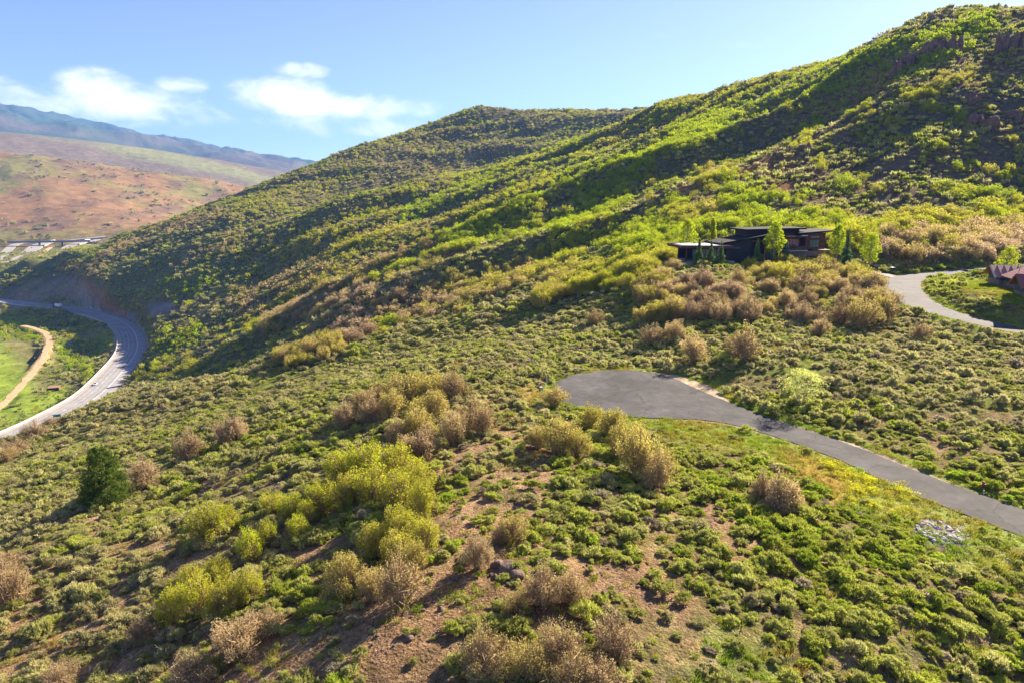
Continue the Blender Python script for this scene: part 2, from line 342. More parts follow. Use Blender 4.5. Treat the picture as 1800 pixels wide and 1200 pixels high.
def cover():
    n1 = fbm(GX/14, GY/14, 21, 4); n2 = fbm(GX/3.5, GY/3.5, 22, 3); n3 = fbm(GX/120, GY/120, 23, 4)
    def c3(*c): return np.array(c)
    def mixc(a, b, w): return a*(1-w[...,None])+b*w[...,None]
    soil = c3(.24,.145,.075); dry = c3(.235,.175,.06); turf = c3(.15,.19,.03); floor = c3(.105,.09,.042); red = c3(.33,.125,.06)  # floor: brown litter, darkened to put shade between sagebrush into its colour
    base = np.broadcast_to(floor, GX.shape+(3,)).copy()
    base = mixc(base, soil, np.clip(.45+.9*n1+.5*n2, 0, 1)*sstep(260, 150, DD) + .35*np.clip(.5+n1, 0, 1)*sstep(150, 300, DD))
    base = mixc(base, dry, np.clip(.1+1.0*n2, 0, .8))
    base = mixc(base, turf, np.clip(1.5*fbm(GX/6+9, GY/6, 27, 3)+.05, 0, .45)*(DD < 260)*np.where(DD < 105, .45, 1))
    base = mixc(base, turf, np.clip(.2+1.2*n1-.4*n2, 0, .75)*sstep(105, 135, DD)*sstep(320, 230, DD))
    so = np.clip(caps(UU, VV, SOIL)*1.15+.6*n2-.1, 0, 1)*(DD < 140); base = mixc(base, soil, so)
    gr = np.clip(caps(UU, VV, GRASS)*1.2+.3*n2-.1, 0, 1)*((DD < 260) | (UU < 420)); base = mixc(base, mixc(np.broadcast_to(turf, base.shape), dry, np.clip(.35+n1*1.3, 0, 1)), gr)
    og = np.clip(cap(UU, VV, (1400,820,1450,860,45))*1.1+.4*n2-.1, 0, 1)*(DD < 140); base = mixc(base, c3(.27,.135,.03), og*.6)
    e = np.minimum(EDGES[1], EDGES[2])
    base = mixc(base, turf*1.1, np.clip(1.3-np.abs(e-1.4)/1.3+.5*n2, 0, 1)*(e < 4)*(DD < 300))
    base = mixc(base, c3(.115,.115,.045), sstep(280, 340, DD)*(DD < 1700)*.6)
    base = mixc(base, c3(.34,.26,.17), (e < np.where(n1 > .16, .4, .05))*1.0)
    base = mixc(base, c3(.36,.27,.16), ((EDGES[2] < 2.2) & (np.hypot(GX-111, GY-192) < 22) & (EDGES[2] > 0) & (GX > 106))*1.0)
    base = mixc(base, c3(.36,.24,.12), (EDGES[4] < 1.5)*1.0)
    base = mixc(base, c3(.30,.25,.17), (EDGES[0] < 2.0)*1.0)
    base = mixc(base, mixc(np.broadcast_to(c3(.17,.24,.02), base.shape), c3(.34,.25,.05), np.clip(.2+1.5*n1, 0, 1)), caps(UU, VV, LAWN)*(DD < 260))
    ds = (DD > 430)*(DD < 1500)
    base = mixc(base, c3(.21,.185,.17), np.clip(caps(UU, VV, SHALE)*1.4+.25*n1, 0, 1)*ds)
    base = mixc(base, red, np.clip(caps(UU, VV, REDS)*1.3+.4*n1-.1, 0, 1)*(DD > 260)*(DD < 1500))
    mead = np.clip(caps(UU, VV, [(-40,620,20,690,38),(0,560,40,575,14),(0,730,60,720,26,.9),(110,600,125,645,12,.9),(20,740,110,690,16,.7),(190,590,150,660,12,.5)])*1.2+.3*n1, 0, 1)*(DD > 300)*(DD < 1000)*(UU < 240)
    base = mixc(base, c3(.17,.22,.03), mead)
    base = mixc(base, c3(.165,.135,.065), sstep(880, 1000, DD)*(1-sstep(1500, 1700, DD))*.7)
    base = mixc(base, mixc(np.broadcast_to(c3(.12,.135,.045), base.shape), c3(.15,.16,.05), np.clip(.5+n3, 0, 1)), .7*(DD > 500)*(DD < 1500)*(UU < 420)*(VV < 520)*(1-np.clip(caps(UU, VV, SHALE)*1.4, 0, 1))*sstep(-118, -100, GZ))
    pile = np.clip(cap(UU, VV, (1635,932,1680,944,20))*1.3+.3*n2, 0, 1)*(DD < 140); base = mixc(base, c3(.20,.18,.165), pile)
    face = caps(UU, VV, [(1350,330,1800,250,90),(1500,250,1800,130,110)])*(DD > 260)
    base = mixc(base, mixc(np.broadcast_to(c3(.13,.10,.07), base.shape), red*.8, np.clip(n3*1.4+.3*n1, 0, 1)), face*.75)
    # the far side of the valley
    f1 = sstep(1750, 1950, DD)
    hill = mixc(np.broadcast_to(c3(.225,.13,.065), base.shape), c3(.165,.155,.05), np.clip(.25+1.6*n3+.5*n1, 0, 1))
    hill = mixc(hill, c3(.15,.095,.065), np.clip(fbm(GX/60+5, GY/160, 31, 5)*2.6-.15, 0, .9))
    base = mixc(base, hill, f1)
    pl = mixc(np.broadcast_to(c3(.15,.115,.08), base.shape), c3(.19,.185,.08), np.clip(.3+2.2*fbm(GX/900, GY/350, 33, 4), 0, 1))
    base = mixc(base, pl, sstep(3000, 3400, DD))
    ri = mixc(np.broadcast_to(c3(.055,.085,.055), base.shape), c3(.13,.10,.075), np.clip(1.8*fbm(GX/1100, GY/1100, 35, 5), 0, .7))
    base = mixc(base, ri, sstep(5600, 6800, DD))
    return base
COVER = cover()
def ground_mat():
    m = bpy.data.materials.new('soil and ground cover'); m.use_nodes = True
    t = m.node_tree; p = t.nodes['Principled BSDF']; N = t.nodes.new; L = t.links.new
    p.inputs['Roughness'].default_value = 1; p.inputs['Specular IOR Level'].default_value = .02
    a = N('ShaderNodeAttribute'); a.attribute_name = 'cover'
    tc = N('ShaderNodeTexCoord')
    prev = None
    for sc, amp in ((10., .5), (2.5, .55), (.35, .4), (.035, .35)):
        nz = N('ShaderNodeTexNoise'); nz.inputs['Scale'].default_value = sc; nz.inputs['Detail'].default_value = 7; nz.inputs['Roughness'].default_value = .65
        L(tc.outputs['Object'], nz.inputs['Vector'])
        mr = N('ShaderNodeMapRange'); mr.inputs[1].default_value = .3; mr.inputs[2].default_value = .7; mr.inputs[3].default_value = 1-amp; mr.inputs[4].default_value = 1+amp
        L(nz.outputs['Fac'], mr.inputs[0])
        s = N('ShaderNodeVectorMath'); s.operation = 'SCALE'; L(prev or a.outputs['Color'], s.inputs[0]); L(mr.outputs[0], s.inputs['Scale']); prev = s.outputs[0]
    L(prev, p.inputs['Base Color'])
    nb = N('ShaderNodeTexNoise'); nb.inputs['Scale'].default_value = 4; nb.inputs['Detail'].default_value = 8; L(tc.outputs['Object'], nb.inputs['Vector'])
    b = N('ShaderNodeBump'); b.inputs['Distance'].default_value = .2; b.inputs['Strength'].default_value = 1.0
    L(nb.outputs['Fac'], b.inputs['Height']); L(b.outputs[0], p.inputs['Normal'])
    return m
M['ground'] = ground_mat()
def ground_sheet(name, j0, j1, mask=None):
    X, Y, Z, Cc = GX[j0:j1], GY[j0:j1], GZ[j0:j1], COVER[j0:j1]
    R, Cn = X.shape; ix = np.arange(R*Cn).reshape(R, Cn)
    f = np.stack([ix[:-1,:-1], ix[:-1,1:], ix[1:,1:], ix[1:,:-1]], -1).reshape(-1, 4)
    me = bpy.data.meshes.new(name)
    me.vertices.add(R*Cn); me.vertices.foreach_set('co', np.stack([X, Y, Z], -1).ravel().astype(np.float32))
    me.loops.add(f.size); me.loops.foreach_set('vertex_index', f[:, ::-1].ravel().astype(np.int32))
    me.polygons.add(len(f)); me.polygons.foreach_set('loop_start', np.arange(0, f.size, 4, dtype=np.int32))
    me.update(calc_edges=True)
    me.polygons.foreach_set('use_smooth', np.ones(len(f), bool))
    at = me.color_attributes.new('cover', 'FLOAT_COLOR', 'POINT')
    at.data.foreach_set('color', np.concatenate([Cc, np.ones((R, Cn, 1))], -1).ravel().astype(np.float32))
    me.materials.append(M['ground'])
    o = link(name, me); o['kind'] = 'structure'
    return o
j1 = int(np.searchsorted(ll, math.log(1752))); j2 = int(np.searchsorted(ll, math.log(3320))); j3 = int(np.searchsorted(ll, math.log(5600)))
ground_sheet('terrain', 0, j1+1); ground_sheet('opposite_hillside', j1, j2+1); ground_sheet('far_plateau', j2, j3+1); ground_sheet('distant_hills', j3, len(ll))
# ------------------------------------------------------------------ roads
def asphalt(name, rgb, var=.18):
    m = mat(name, rgb, .9, .2)
    t = m.node_tree; p = t.nodes['Principled BSDF']; N = t.nodes.new; L = t.links.new
    tc = N('ShaderNodeTexCoord'); prev = None
    for sc, amp in ((.12, var*1.3), (.45, var*.8), (1.1, var*.7), (14, var)):
        nz = N('ShaderNodeTexNoise'); nz.inputs['Scale'].default_value = sc; nz.inputs['Detail'].default_value = 6
        L(tc.outputs['Object'], nz.inputs['Vector'])
        mr = N('ShaderNodeMapRange'); mr.inputs[1].default_value = .3; mr.inputs[2].default_value = .7; mr.inputs[3].default_value = 1-amp; mr.inputs[4].default_value = 1+amp
        L(nz.outputs['Fac'], mr.inputs[0])
        s = N('ShaderNodeVectorMath'); s.operation = 'SCALE'
        if prev is None: s.inputs[0].default_value = rgb
        else: L(prev, s.inputs[0])
        L(mr.outputs[0], s.inputs['Scale']); prev = s.outputs[0]
    # sealed cracks
    vo = N('ShaderNodeTexVoronoi'); vo.feature = 'DISTANCE_TO_EDGE'; vo.inputs['Scale'].default_value = .11
    wn = N('ShaderNodeTexNoise'); wn.inputs['Scale'].default_value = .5; wn.inputs['Detail'].default_value = 4; L(tc.outputs['Object'], wn.inputs['Vector'])
    ad = N('ShaderNodeVectorMath'); ad.operation = 'MULTIPLY_ADD'; L(wn.outputs['Color'], ad.inputs[0]); ad.inputs[1].default_value = (3,3,0); L(tc.outputs['Object'], ad.inputs[2])
    L(ad.outputs[0], vo.inputs['Vector'])
    mr = N('ShaderNodeMapRange'); mr.inputs[1].default_value = .004; mr.inputs[2].default_value = .012; mr.inputs[3].default_value = .5; mr.inputs[4].default_value = 1
    L(vo.outputs['Distance'], mr.inputs[0])
    s = N('ShaderNodeVectorMath'); s.operation = 'SCALE'; L(prev, s.inputs[0]); L(mr.outputs[0], s.inputs['Scale'])
    L(s.outputs[0], p.inputs['Base Color'])
    return m
M['asphalt'] = asphalt('asphalt', (.058,.053,.052), .30)
M['lane'] = asphalt('worn asphalt', (.088,.08,.08))
M['pale_road'] = asphalt('pale highway concrete', (.29,.27,.26), .10)
M['drive'] = mat('driveway concrete', (.20,.175,.16), .9, .2, var=.12)
M['dirt'] = mat('tan dirt', (.42,.29,.17), 1, .05, var=.25, vscale=.4)
M['paint'] = mat('white road paint', (.72,.70,.66), .8, .2, var=.2, vscale=1)
M['ypaint'] = mat('yellow road paint', (.60,.40,.06), .8, .2, var=.2, vscale=1)
def offset(line, k, off):
    a = line[max(k-1, 0)]; b = line[min(k+1, len(line)-1)]; d = (b[:2]-a[:2]); d = d/np.linalg.norm(d)
    return line[k,0]-d[1]*off, line[k,1]+d[0]*off
def strip(name, line, m, parent=None, o0=None, o1=None, dz=0.0, skirt=.5, kind=None, wob=0.0):
    V = []; Fc = []
    for k in range(len(line)):
        w = line[k,3]; a = o0 if o0 is not None else -w; b = o1 if o1 is not None else w
        if wob: a += wob*float(fbm(np.array(k*.9), np.array(3.1), 61, 2)); b += wob*float(fbm(np.array(k*.9), np.array(8.1), 62, 2))
        row = [(*offset(line, k, a), line[k,2]+dz)] + [(*offset(line, k, a+(b-a)*q), line[k,2]+dz) for q in (.33, .67)] + [(*offset(line, k, b), line[k,2]+dz)]
        if skirt: row = [(row[0][0], row[0][1], row[0][2]-skirt)]+row+[(row[-1][0], row[-1][1], row[-1][2]-skirt)]
        V += row; n_ = len(row)
    for k in range(len(line)-1):
        for q in range(n_-1): Fc.append((k*n_+q, (k+1)*n_+q, (k+1)*n_+q+1, k*n_+q+1))
    me = mk_mesh(name, V, Fc, [m])
    bm = bmesh.new(); bm.from_mesh(me); bmesh.ops.recalc_face_normals(bm, faces=bm.faces)
    if sum(f.normal.z for f in bm.faces) < 0: bmesh.ops.reverse_faces(bm, faces=bm.faces)
    bm.to_mesh(me); bm.free()
    o = link(name, me, parent)
    if kind: o['kind'] = kind
    return o
hw = crom(HWY, 10)
highway = strip('highway', hw, M['pale_road'], kind='structure')
for off, w, m in ((8.3,.12,'ypaint'),(-4.6,.14,'paint')):
    strip('edge_line', hw, M[m], highway, off-w, off+w, .012, 0)
M['track'] = asphalt('dark wheel tracks', (.245,.23,.222), .12)
for off in (6.6, 3.2, .4, -2.8): strip('wheel_track', hw, M['track'], highway, off-.75, off+.75, .006, 0)
V = []; Fc = []
cum = np.concatenate([[0], np.cumsum(np.linalg.norm(np.diff(hw[:,:2], axis=0), axis=1))])
def along(line, cum, s):
    return np.array([np.interp(s, cum, line[:,c]) for c in range(4)])
for s0 in np.arange(20, cum[-1]-10, 12.2):
    q = [along(hw, cum, s0), along(hw, cum, s0+3.4)]; d = q[1][:2]-q[0][:2]; d /= np.linalg.norm(d); nx, ny = -d[1], d[0]
    b = len(V)
    for p_, sg in ((q[0],-.12),(q[1],-.12),(q[1],.12),(q[0],.12)): V.append((p_[0]+nx*(1.9+sg), p_[1]+ny*(1.9+sg), p_[2]+.012))
    Fc.append((b, b+1, b+2, b+3))
link('lane_dashes', mk_mesh('lane_dashes', V, Fc, [M['paint']]), highway)
def court():
    near = [(7.3,117),(7.4,113),(8.6,109.5),(10.8,106),(13.8,103.6),(18,101.9),(24,101.0),(29.5,100.2),(34.2,97.4),(39.2,90.6),(43.6,83.2),(46.4,75.4),(52.2,65.6),(58.6,53.6),(67.5,40)]
    farr = [(7.6,120.5),(9.6,124.6),(13,128),(17.5,130.2),(22.5,130.7),(27.5,128.6),(30.8,124),(32.8,118),(35.4,111.4),(38.5,104.2),(42.9,96.2),(47.6,88.8),(51.6,80.2),(57.4,70),(64,58),(73,44)]
    def sm(L): return [tuple(p[:2]) for p in crom([(*q, 0, 0) for q in L], 6)]
    def rs(L, k=160):
        L = np.array(sm(L)); s = np.concatenate([[0], np.cumsum(np.linalg.norm(np.diff(L, axis=0), axis=1))]); t = np.linspace(0, s[-1], k)
        return np.stack([np.interp(t, s, L[:,0]), np.interp(t, s, L[:,1])], 1)
    A, B = rs(near), rs(farr); rows = []
    for E_, sd in ((A, 81), (B, 82)):
        d = np.gradient(E_, axis=0); d /= np.linalg.norm(d, axis=1)[:,None]; w_ = .16*fbm(E_[:,0]*1.1, E_[:,1]*1.1, sd, 3)
        E_ += np.stack([-d[:,1], d[:,0]], 1)*w_[:,None]
    for q in np.linspace(0, 1, 9): rows.append(A*(1-q)+B*q)
    G = np.stack(rows, 1); zz = dist_line(G[...,0], G[...,1], LINES[1])[1]+.03*fbm(G[...,0]/9, G[...,1]/9, 71, 2)+.02
    G = np.concatenate([G, zz[...,None]], -1)
    lo = G.copy(); lo[...,2] -= .5
    G = np.concatenate([lo[:,:1], G, lo[:,-1:]], 1); n0, n1 = G.shape[:2]
    ix = np.arange(n0*n1).reshape(n0, n1)
    Fc = np.stack([ix[:-1,:-1], ix[:-1,1:], ix[1:,1:], ix[1:,:-1]], -1).reshape(-1, 4)
    me = mk_mesh('cul_de_sac', G.reshape(-1, 3), Fc, [M['asphalt']], None, False)
    bm = bmesh.new(); bm.from_mesh(me); bmesh.ops.recalc_face_normals(bm, faces=bm.faces)
    if sum(f.normal.z for f in bm.faces) < 0: bmesh.ops.reverse_faces(bm, faces=bm.faces)
    bm.to_mesh(me); bm.free()
    o = link('cul_de_sac', me); o['kind'] = 'structure'
    mb = MB(); mb.tube([(12.6,121.5,-34.05),(12.6,121.5,-33.985)], .42, 0, 20)
    mb.build('manhole_cover', mat('rusty iron cover', (.30,.21,.15), .7), o)
court()
strip('upper_road', crom(LANE, 10), M['lane'], kind='structure')
strip('driveway', crom(DRIVE, 8)+np.array([0,0,.03,0]), M['drive'], kind='structure')
strip('dirt_path', crom(PATH, 8), M['dirt'], kind='structure', wob=1.2)
# ------------------------------------------------------------------ light and sky
SUN_AZ, SUN_EL = math.radians(44), math.radians(28)
world = bpy.data.worlds.new('World'); SC.world = world; world.use_nodes = True
def sky_nodes():
    nt = world.node_tree; N = nt.nodes.new; L = nt.links.new
    bg = nt.nodes['Background']; bg.inputs[1].default_value = .056
    sky = N('ShaderNodeTexSky'); sky.sky_type = 'NISHITA'; sky.sun_disc = False
    sky.sun_elevation = SUN_EL; sky.sun_rotation = SUN_AZ; sky.altitude = 1900; sky.dust_density = 1.0; sky.ozone_density = 5.0; sky.air_density = 1.0
    tc = N('ShaderNodeTexCoord'); sp = N('ShaderNodeSeparateXYZ'); L(tc.outputs['Generated'], sp.inputs[0])
    def m(op, a, b=None, c=None):
        q = N('ShaderNodeMath'); q.operation = op
        for k, s in enumerate((a, b, c)):
            if s is None: continue
            if isinstance(s, (int, float)): q.inputs[k].default_value = s
            else: L(s, q.inputs[k])
        return q.outputs[0]
    azn = m('ARCTAN2', sp.outputs[0], sp.outputs[1]); el = m('ARCSINE', sp.outputs[2])
    cb = N('ShaderNodeCombineXYZ'); L(m('MULTIPLY', azn, 16.0), cb.inputs[0]); L(m('MULTIPLY', el, 30.0), cb.inputs[1])
    nz = N('ShaderNodeTexNoise'); nz.inputs['Scale'].default_value = 1.0; nz.inputs['Detail'].default_value = 9; nz.inputs['Roughness'].default_value = .55; nz.inputs['Distortion'].default_value = .3
    L(cb.outputs[0], nz.inputs['Vector'])
    total = None
    # cloud banks near the horizon: (u, v of the middle, half width, half height, thickness)
    for u, v, wu, wv, k in ((205,178,95,38,1.15),(300,150,60,16,.75),(120,185,130,34,.75),(40,165,90,40,.62),(505,172,85,32,1.15),(620,190,130,24,1.0),(530,125,60,16,.72),(680,228,90,22,.8),(560,215,150,30,.62),(330,200,160,50,.5),(835,132,60,10,.36),(1320,75,110,22,.34),(1170,60,120,22,.34)):
        dx, dy, dz = rays(u, v); a = math.atan2(dx, dy); e = math.asin(dz/math.sqrt(dx*dx+dy*dy+dz*dz)); wa = wu/1250.; we = wv/1250.
        da = m('MULTIPLY', m('SUBTRACT', azn, a), 1/wa); de = m('MULTIPLY', m('SUBTRACT', el, e), 1/we)
        g = m('MULTIPLY', m('EXPONENT', m('MULTIPLY', m('ADD', m('MULTIPLY', da, da), m('MULTIPLY', de, de)), -.8)), k)
        total = g if total is None else m('MAXIMUM', total, g)
    d = m('ADD', total, m('MULTIPLY', m('SUBTRACT', nz.outputs['Fac'], .5), 1.9))
    mr = N('ShaderNodeMapRange'); mr.interpolation_type = 'SMOOTHSTEP'; mr.inputs[1].default_value = .30; mr.inputs[2].default_value = 1.12
    L(m('MULTIPLY', d, m('MINIMUM', m('MULTIPLY', total, 2.2), 1)), mr.inputs[0])
    mx = N('ShaderNodeMix'); mx.data_type = 'RGBA'; L(mr.outputs[0], mx.inputs['Factor'])
    hs = N('ShaderNodeHueSaturation'); hs.inputs['Hue'].default_value = .52; hs.inputs['Saturation'].default_value = .92; L(sky.outputs[0], hs.inputs['Color'])
    L(hs.outputs[0], mx.inputs[6]); mx.inputs[7].default_value = (7.5, 7.4, 7.3, 1)
    L(mx.outputs[2], bg.inputs[0])
sky_nodes()
sl = bpy.data.lights.new('sun', 'SUN'); sl.energy = 5.0; sl.angle = math.radians(.53); sl.color = (1, .88, .70)
so = bpy.data.objects.new('sun', sl); COL.objects.link(so)
so.rotation_euler = Vector((math.sin(SUN_AZ)*math.cos(SUN_EL), math.cos(SUN_AZ)*math.cos(SUN_EL), math.sin(SUN_EL))).to_track_quat('Z', 'Y').to_euler()
SC.view_settings.view_transform = 'Standard'; SC.view_settings.look = 'None'; SC.view_settings.gamma = 1
SC.view_settings.exposure = 2.05
# ------------------------------------------------------------------ plants: prototypes
def cards(Cn, size, aim=None, aspect=.5, r=None, tri=False):
    """leaf-sized faces centred on Cn, lengthwise along aim (random where None)"""
    n_ = len(Cn)
    a = r.normal(size=(n_, 3)) if aim is None else aim+r.normal(size=(n_, 3))*.55
    a /= np.linalg.norm(a, axis=1)[:,None]+1e-9
    b = np.cross(a, r.normal(size=(n_, 3))); b /= np.linalg.norm(b, axis=1)[:,None]+1e-9
    s = np.asarray(size).reshape(-1, 1)*np.ones((n_, 1))
    if tri:
        V = np.stack([Cn-a*s*.5-b*s*aspect*.5, Cn-a*s*.5+b*s*aspect*.5, Cn+a*s*.6], 1).reshape(-1, 3)
        return V, np.arange(3*n_).reshape(-1, 3)
    V = np.stack([Cn-a*s*.5, Cn+b*s*aspect*.5, Cn+a*s*.5, Cn-b*s*aspect*.5], 1).reshape(-1, 3)
    return V, np.arange(4*n_).reshape(-1, 4)
def joined(parts):
    V = []; Fc = []; fm = []; b = 0
    for (v, f), mi in parts:
        V.append(v); Fc += [tuple(q+b) for q in f]; fm += [mi]*len(f); b += len(v)
    return np.concatenate(V), Fc, fm
def sage_proto(name, seed, lobes, k, leaf):
    r = np.random.default_rng(seed); Cs = []; A = []
    for i in range(lobes):
        th = r.uniform(0, 6.283); q = math.sqrt(r.uniform(0, 1))*.72
        c = np.array([math.cos(th)*q, math.sin(th)*q, .22+.42*(1-q*q)*r.uniform(.6, 1.25)])
        rad = r.uniform(.24, .40)
        d = r.normal(size=(k, 3)); d /= np.linalg.norm(d, axis=1)[:,None]; d[:,2] = np.abs(d[:,2])*1.1-.35
        Cs.append(c+d*rad*r.uniform(.55, 1, (k, 1))*np.array([1,1,.95])); A.append(d*.7+np.array([c[0]*.5, c[1]*.5, .9]))
    Cs = np.concatenate(Cs); A = np.concatenate(A); Cs[:,2] = np.maximum(Cs[:,2], .03)
    V, Fc = cards(Cs, r.uniform(.7, 1.3, len(Cs))*leaf, A, .42, r, True)
    return mk_mesh(name, V, Fc, [M['sage']])
def oak_proto(name, seed, lobes, k, leaf, twigs, trunk=True, spread=.40):
    """unit-height multi-stemmed shrub; returns crown mesh, stem mesh"""
    r = np.random.default_rng(seed); Cs = []; A = []; tips = []
    for i in range(lobes):
        th = i*2.4+r.uniform(-.5, .5); q = math.sqrt((i+.5)/lobes)*spread*r.uniform(.75, 1.2)
        zt = .80-.9*(q/spread)**2*.40+r.uniform(-.17, .15)
        c = np.array([math.cos(th)*q, math.sin(th)*q, zt-.12]); tips.append(c)
        rad = r.uniform(.085, .15)
        d = r.normal(size=(k, 3)); d /= np.linalg.norm(d, axis=1)[:,None]
        Cs.append(c+d*rad*np.cbrt(r.uniform(.05, 1, (k, 1)))*np.array([.9,.9,1.75])); A.append(d*.5+np.array([c[0], c[1], .7]))
        kk = k//4   # sparser leaves down the stems
        t = r.uniform(.25, .9, (kk, 1)); Cs.append(c*t*np.array([1,1,1])+r.normal(size=(kk, 3))*.06); A.append(np.tile(np.array([c[0], c[1], .8]), (kk, 1)))
    Cs = np.concatenate(Cs); A = np.concatenate(A); Cs[:,2] = np.maximum(Cs[:,2], .03)
    parts = [(cards(Cs, r.uniform(.6, 1.4, len(Cs))*leaf, A, .6, r), 0)]
    if twigs:
        tips_ = np.array(tips); ti = r.integers(0, lobes, twigs)
        P = tips_[ti]*r.uniform(.5, 1.0, (twigs, 1))+r.normal(size=(twigs, 3))*.07; P[:,2] = np.maximum(P[:,2], .05)
        aim = np.stack([P[:,0]*1.2, P[:,1]*1.2, np.full(twigs, .75)], 1)
        parts.append((cards(P, r.uniform(.14, .30, twigs), aim, .05, r, True), 1))
    V, Fc, fm = joined(parts)
    crown = mk_mesh(name, V, Fc, [M['oak'], M['bark']], fm)
    mb = MB()
    if trunk:
        for c in tips[:max(5, lobes*2//3)]:
            b = np.array([c[0]*.18+r.normal()*.02, c[1]*.18+r.normal()*.02, -.06]); m_ = (b+c)*.5+np.array([c[0]*-.12+r.normal()*.02, c[1]*-.12+r.normal()*.02, .04])
            mb.tube([b, m_, c, c+np.array([c[0]*.3, c[1]*.3, .14])], [.021, .015, .010, .003], 0, 4, False)
    return crown, mb.mesh(name+' stems', [M['bark']]) if trunk else None
SAGE = [sage_proto('sagebrush', 100+i, 17, 48, .21) for i in range(5)]
SAGE_MID = [sage_proto('sagebrush', 120+i, 12, 18, .31) for i in range(3)]
SAGE_FAR = [sage_proto('sagebrush', 130+i, 7, 8, .55) for i in range(2)]
OAK = [oak_proto('oak crown', 200+i, 22+i, 175, .029, 420) for i in range(5)]
OAK_TWIG = [oak_proto('twiggy crown', 220+i, 20+i, 110, .024, 1000) for i in range(3)]
OAK_MID = [oak_proto('oak crown', 240+i, 20+i, 40, .056, 110, False, .46+.04*i)[0] for i in range(4)]
OAK_FAR = [oak_proto('oak crown', 250+i, 8, 20, .11, 0, False)[0] for i in range(3)]
def grass_proto(name, seed, k, h, m):
    r = np.random.default_rng(seed); P = np.stack([r.normal(size=k)*.22, r.normal(size=k)*.22, np.full(k, h*.5)], 1)
    V, Fc = cards(P, r.uniform(.6, 1.2, k)*h, np.stack([P[:,0]*1.5, P[:,1]*1.5, np.ones(k)], 1), .13, r, True)
    return mk_mesh(name, V, Fc, [m])
GRASSP = [grass_proto('grass', 300+i, 26, .42, M['grass']) for i in range(3)]
def flower_proto(seed):
    r = np.random.default_rng(seed); k = 34
    P = np.stack([r.normal(size=k)*.25, r.normal(size=k)*.25, r.uniform(.3, .55, k)], 1)
    a = cards(P, .09, None, .9, r); b = cards(P*np.array([1,1,.5]), .4, np.tile([0,0,1.], (k, 1)), .06, r, True)
    V, Fc, fm = joined([(a, 0), (b, 1)])
    return mk_mesh('flower', V, Fc, [M['flower'], M['grass']], fm)
FLOWER = [flower_proto(310+i) for i in range(2)]

# ------------------------------------------------------------------ scattered ground cover: one object each, copies made by geometry nodes
def stuff(name, P, scale, rz, tint, val, idx, protos):
    coll = bpy.data.collections.new(name+' kinds')
    for i, me in enumerate(protos):
        coll.objects.link(bpy.data.objects.new('%s_kind_%02d' % (name, i), me))
    n_ = len(P); me = bpy.data.meshes.new(name); me.vertices.add(n_); me.vertices.foreach_set('co', np.asarray(P, np.float32).ravel())
    for nm, ty, arr in (('sc','FLOAT_VECTOR',scale),('rv','FLOAT_VECTOR',np.stack([np.zeros(n_), np.zeros(n_), rz], 1)),('tint','FLOAT',tint),('val','FLOAT',val),('pick','INT',idx)):
        at = me.attributes.new(nm, ty, 'POINT')
        at.data.foreach_set('vector' if ty == 'FLOAT_VECTOR' else 'value', np.ascontiguousarray(arr, np.int32 if ty == 'INT' else np.float32).ravel())
    g = bpy.data.node_groups.new(name+' scatter', 'GeometryNodeTree')
    g.interface.new_socket('Geometry', in_out='INPUT', socket_type='NodeSocketGeometry'); g.interface.new_socket('Geometry', in_out='OUTPUT', socket_type='NodeSocketGeometry')
    N = g.nodes.new; L = g.links.new
    gi = N('NodeGroupInput'); go = N('NodeGroupOutput'); mp = N('GeometryNodeMeshToPoints'); ip = N('GeometryNodeInstanceOnPoints'); ci = N('GeometryNodeCollectionInfo')
    ci.inputs['Collection'].default_value = coll; ci.inputs['Separate Children'].default_value = True; ci.inputs['Reset Children'].default_value = True
    def na(nm, ty):
        q = N('GeometryNodeInputNamedAttribute'); q.data_type = ty; q.inputs['Name'].default_value = nm; return q.outputs['Attribute']
    L(gi.outputs[0], mp.inputs[0]); L(mp.outputs[0], ip.inputs['Points']); L(ci.outputs[0], ip.inputs['Instance'])
    ip.inputs['Pick Instance'].default_value = True
    L(na('pick', 'INT'), ip.inputs['Instance Index'])
    er = N('FunctionNodeEulerToRotation'); L(na('rv', 'FLOAT_VECTOR'), er.inputs[0]); L(er.outputs[0], ip.inputs['Rotation'])
    L(na('sc', 'FLOAT_VECTOR'), ip.inputs['Scale']); L(ip.outputs[0], go.inputs[0])
    o = link(name, me); o['kind'] = 'stuff'
    md = o.modifiers.new('scatter', 'NODES'); md.node_group = g
    return o

def ring(D0, D1, dens, a0=-.80, a1=.80):
    if D1 < 340 and a1 == .80: a0, a1 = -.98, 1.05
    n_ = int((a1-a0)/2*(D1*D1-D0*D0)*dens)
    a = rng.uniform(a0, a1, n_); D = np.sqrt(rng.uniform(D0*D0, D1*D1, n_))
    return np.sin(a)*D, np.cos(a)*D
def edge_at(x, y, which=None):
    best = np.full(x.shape, 1e9)
    for k, ln in enumerate(LINES):
        if which is None or k in which: best = np.minimum(best, dist_line(x, y, ln)[0])
    return best
def pad_at(x, y):
    best = np.full(x.shape, 1e9)
    for px, py, pz_, hx, hy, ro in PADS:
        c, s = math.cos(ro), math.sin(ro); lx = (x-px)*c+(y-py)*s; ly = -(x-px)*s+(y-py)*c
        best = np.minimum(best, np.maximum(np.abs(lx)-hx, np.abs(ly)-hy))
    return best
PROF = np.maximum.accumulate(GZ/DD, axis=0)
def seen(x, y, z, up=1.0, slack=.004):
    """is a plant top at height z+up visible from the photographer's spot"""
    a = np.arctan2(x, y); D = np.hypot(x, y); i = np.clip(np.searchsorted(az, a), 0, len(az)-1); j = np.clip(np.searchsorted(ll, np.log(D))-2, 0, len(ll)-1)
    return (z+up)/D > PROF[j, i]-slack

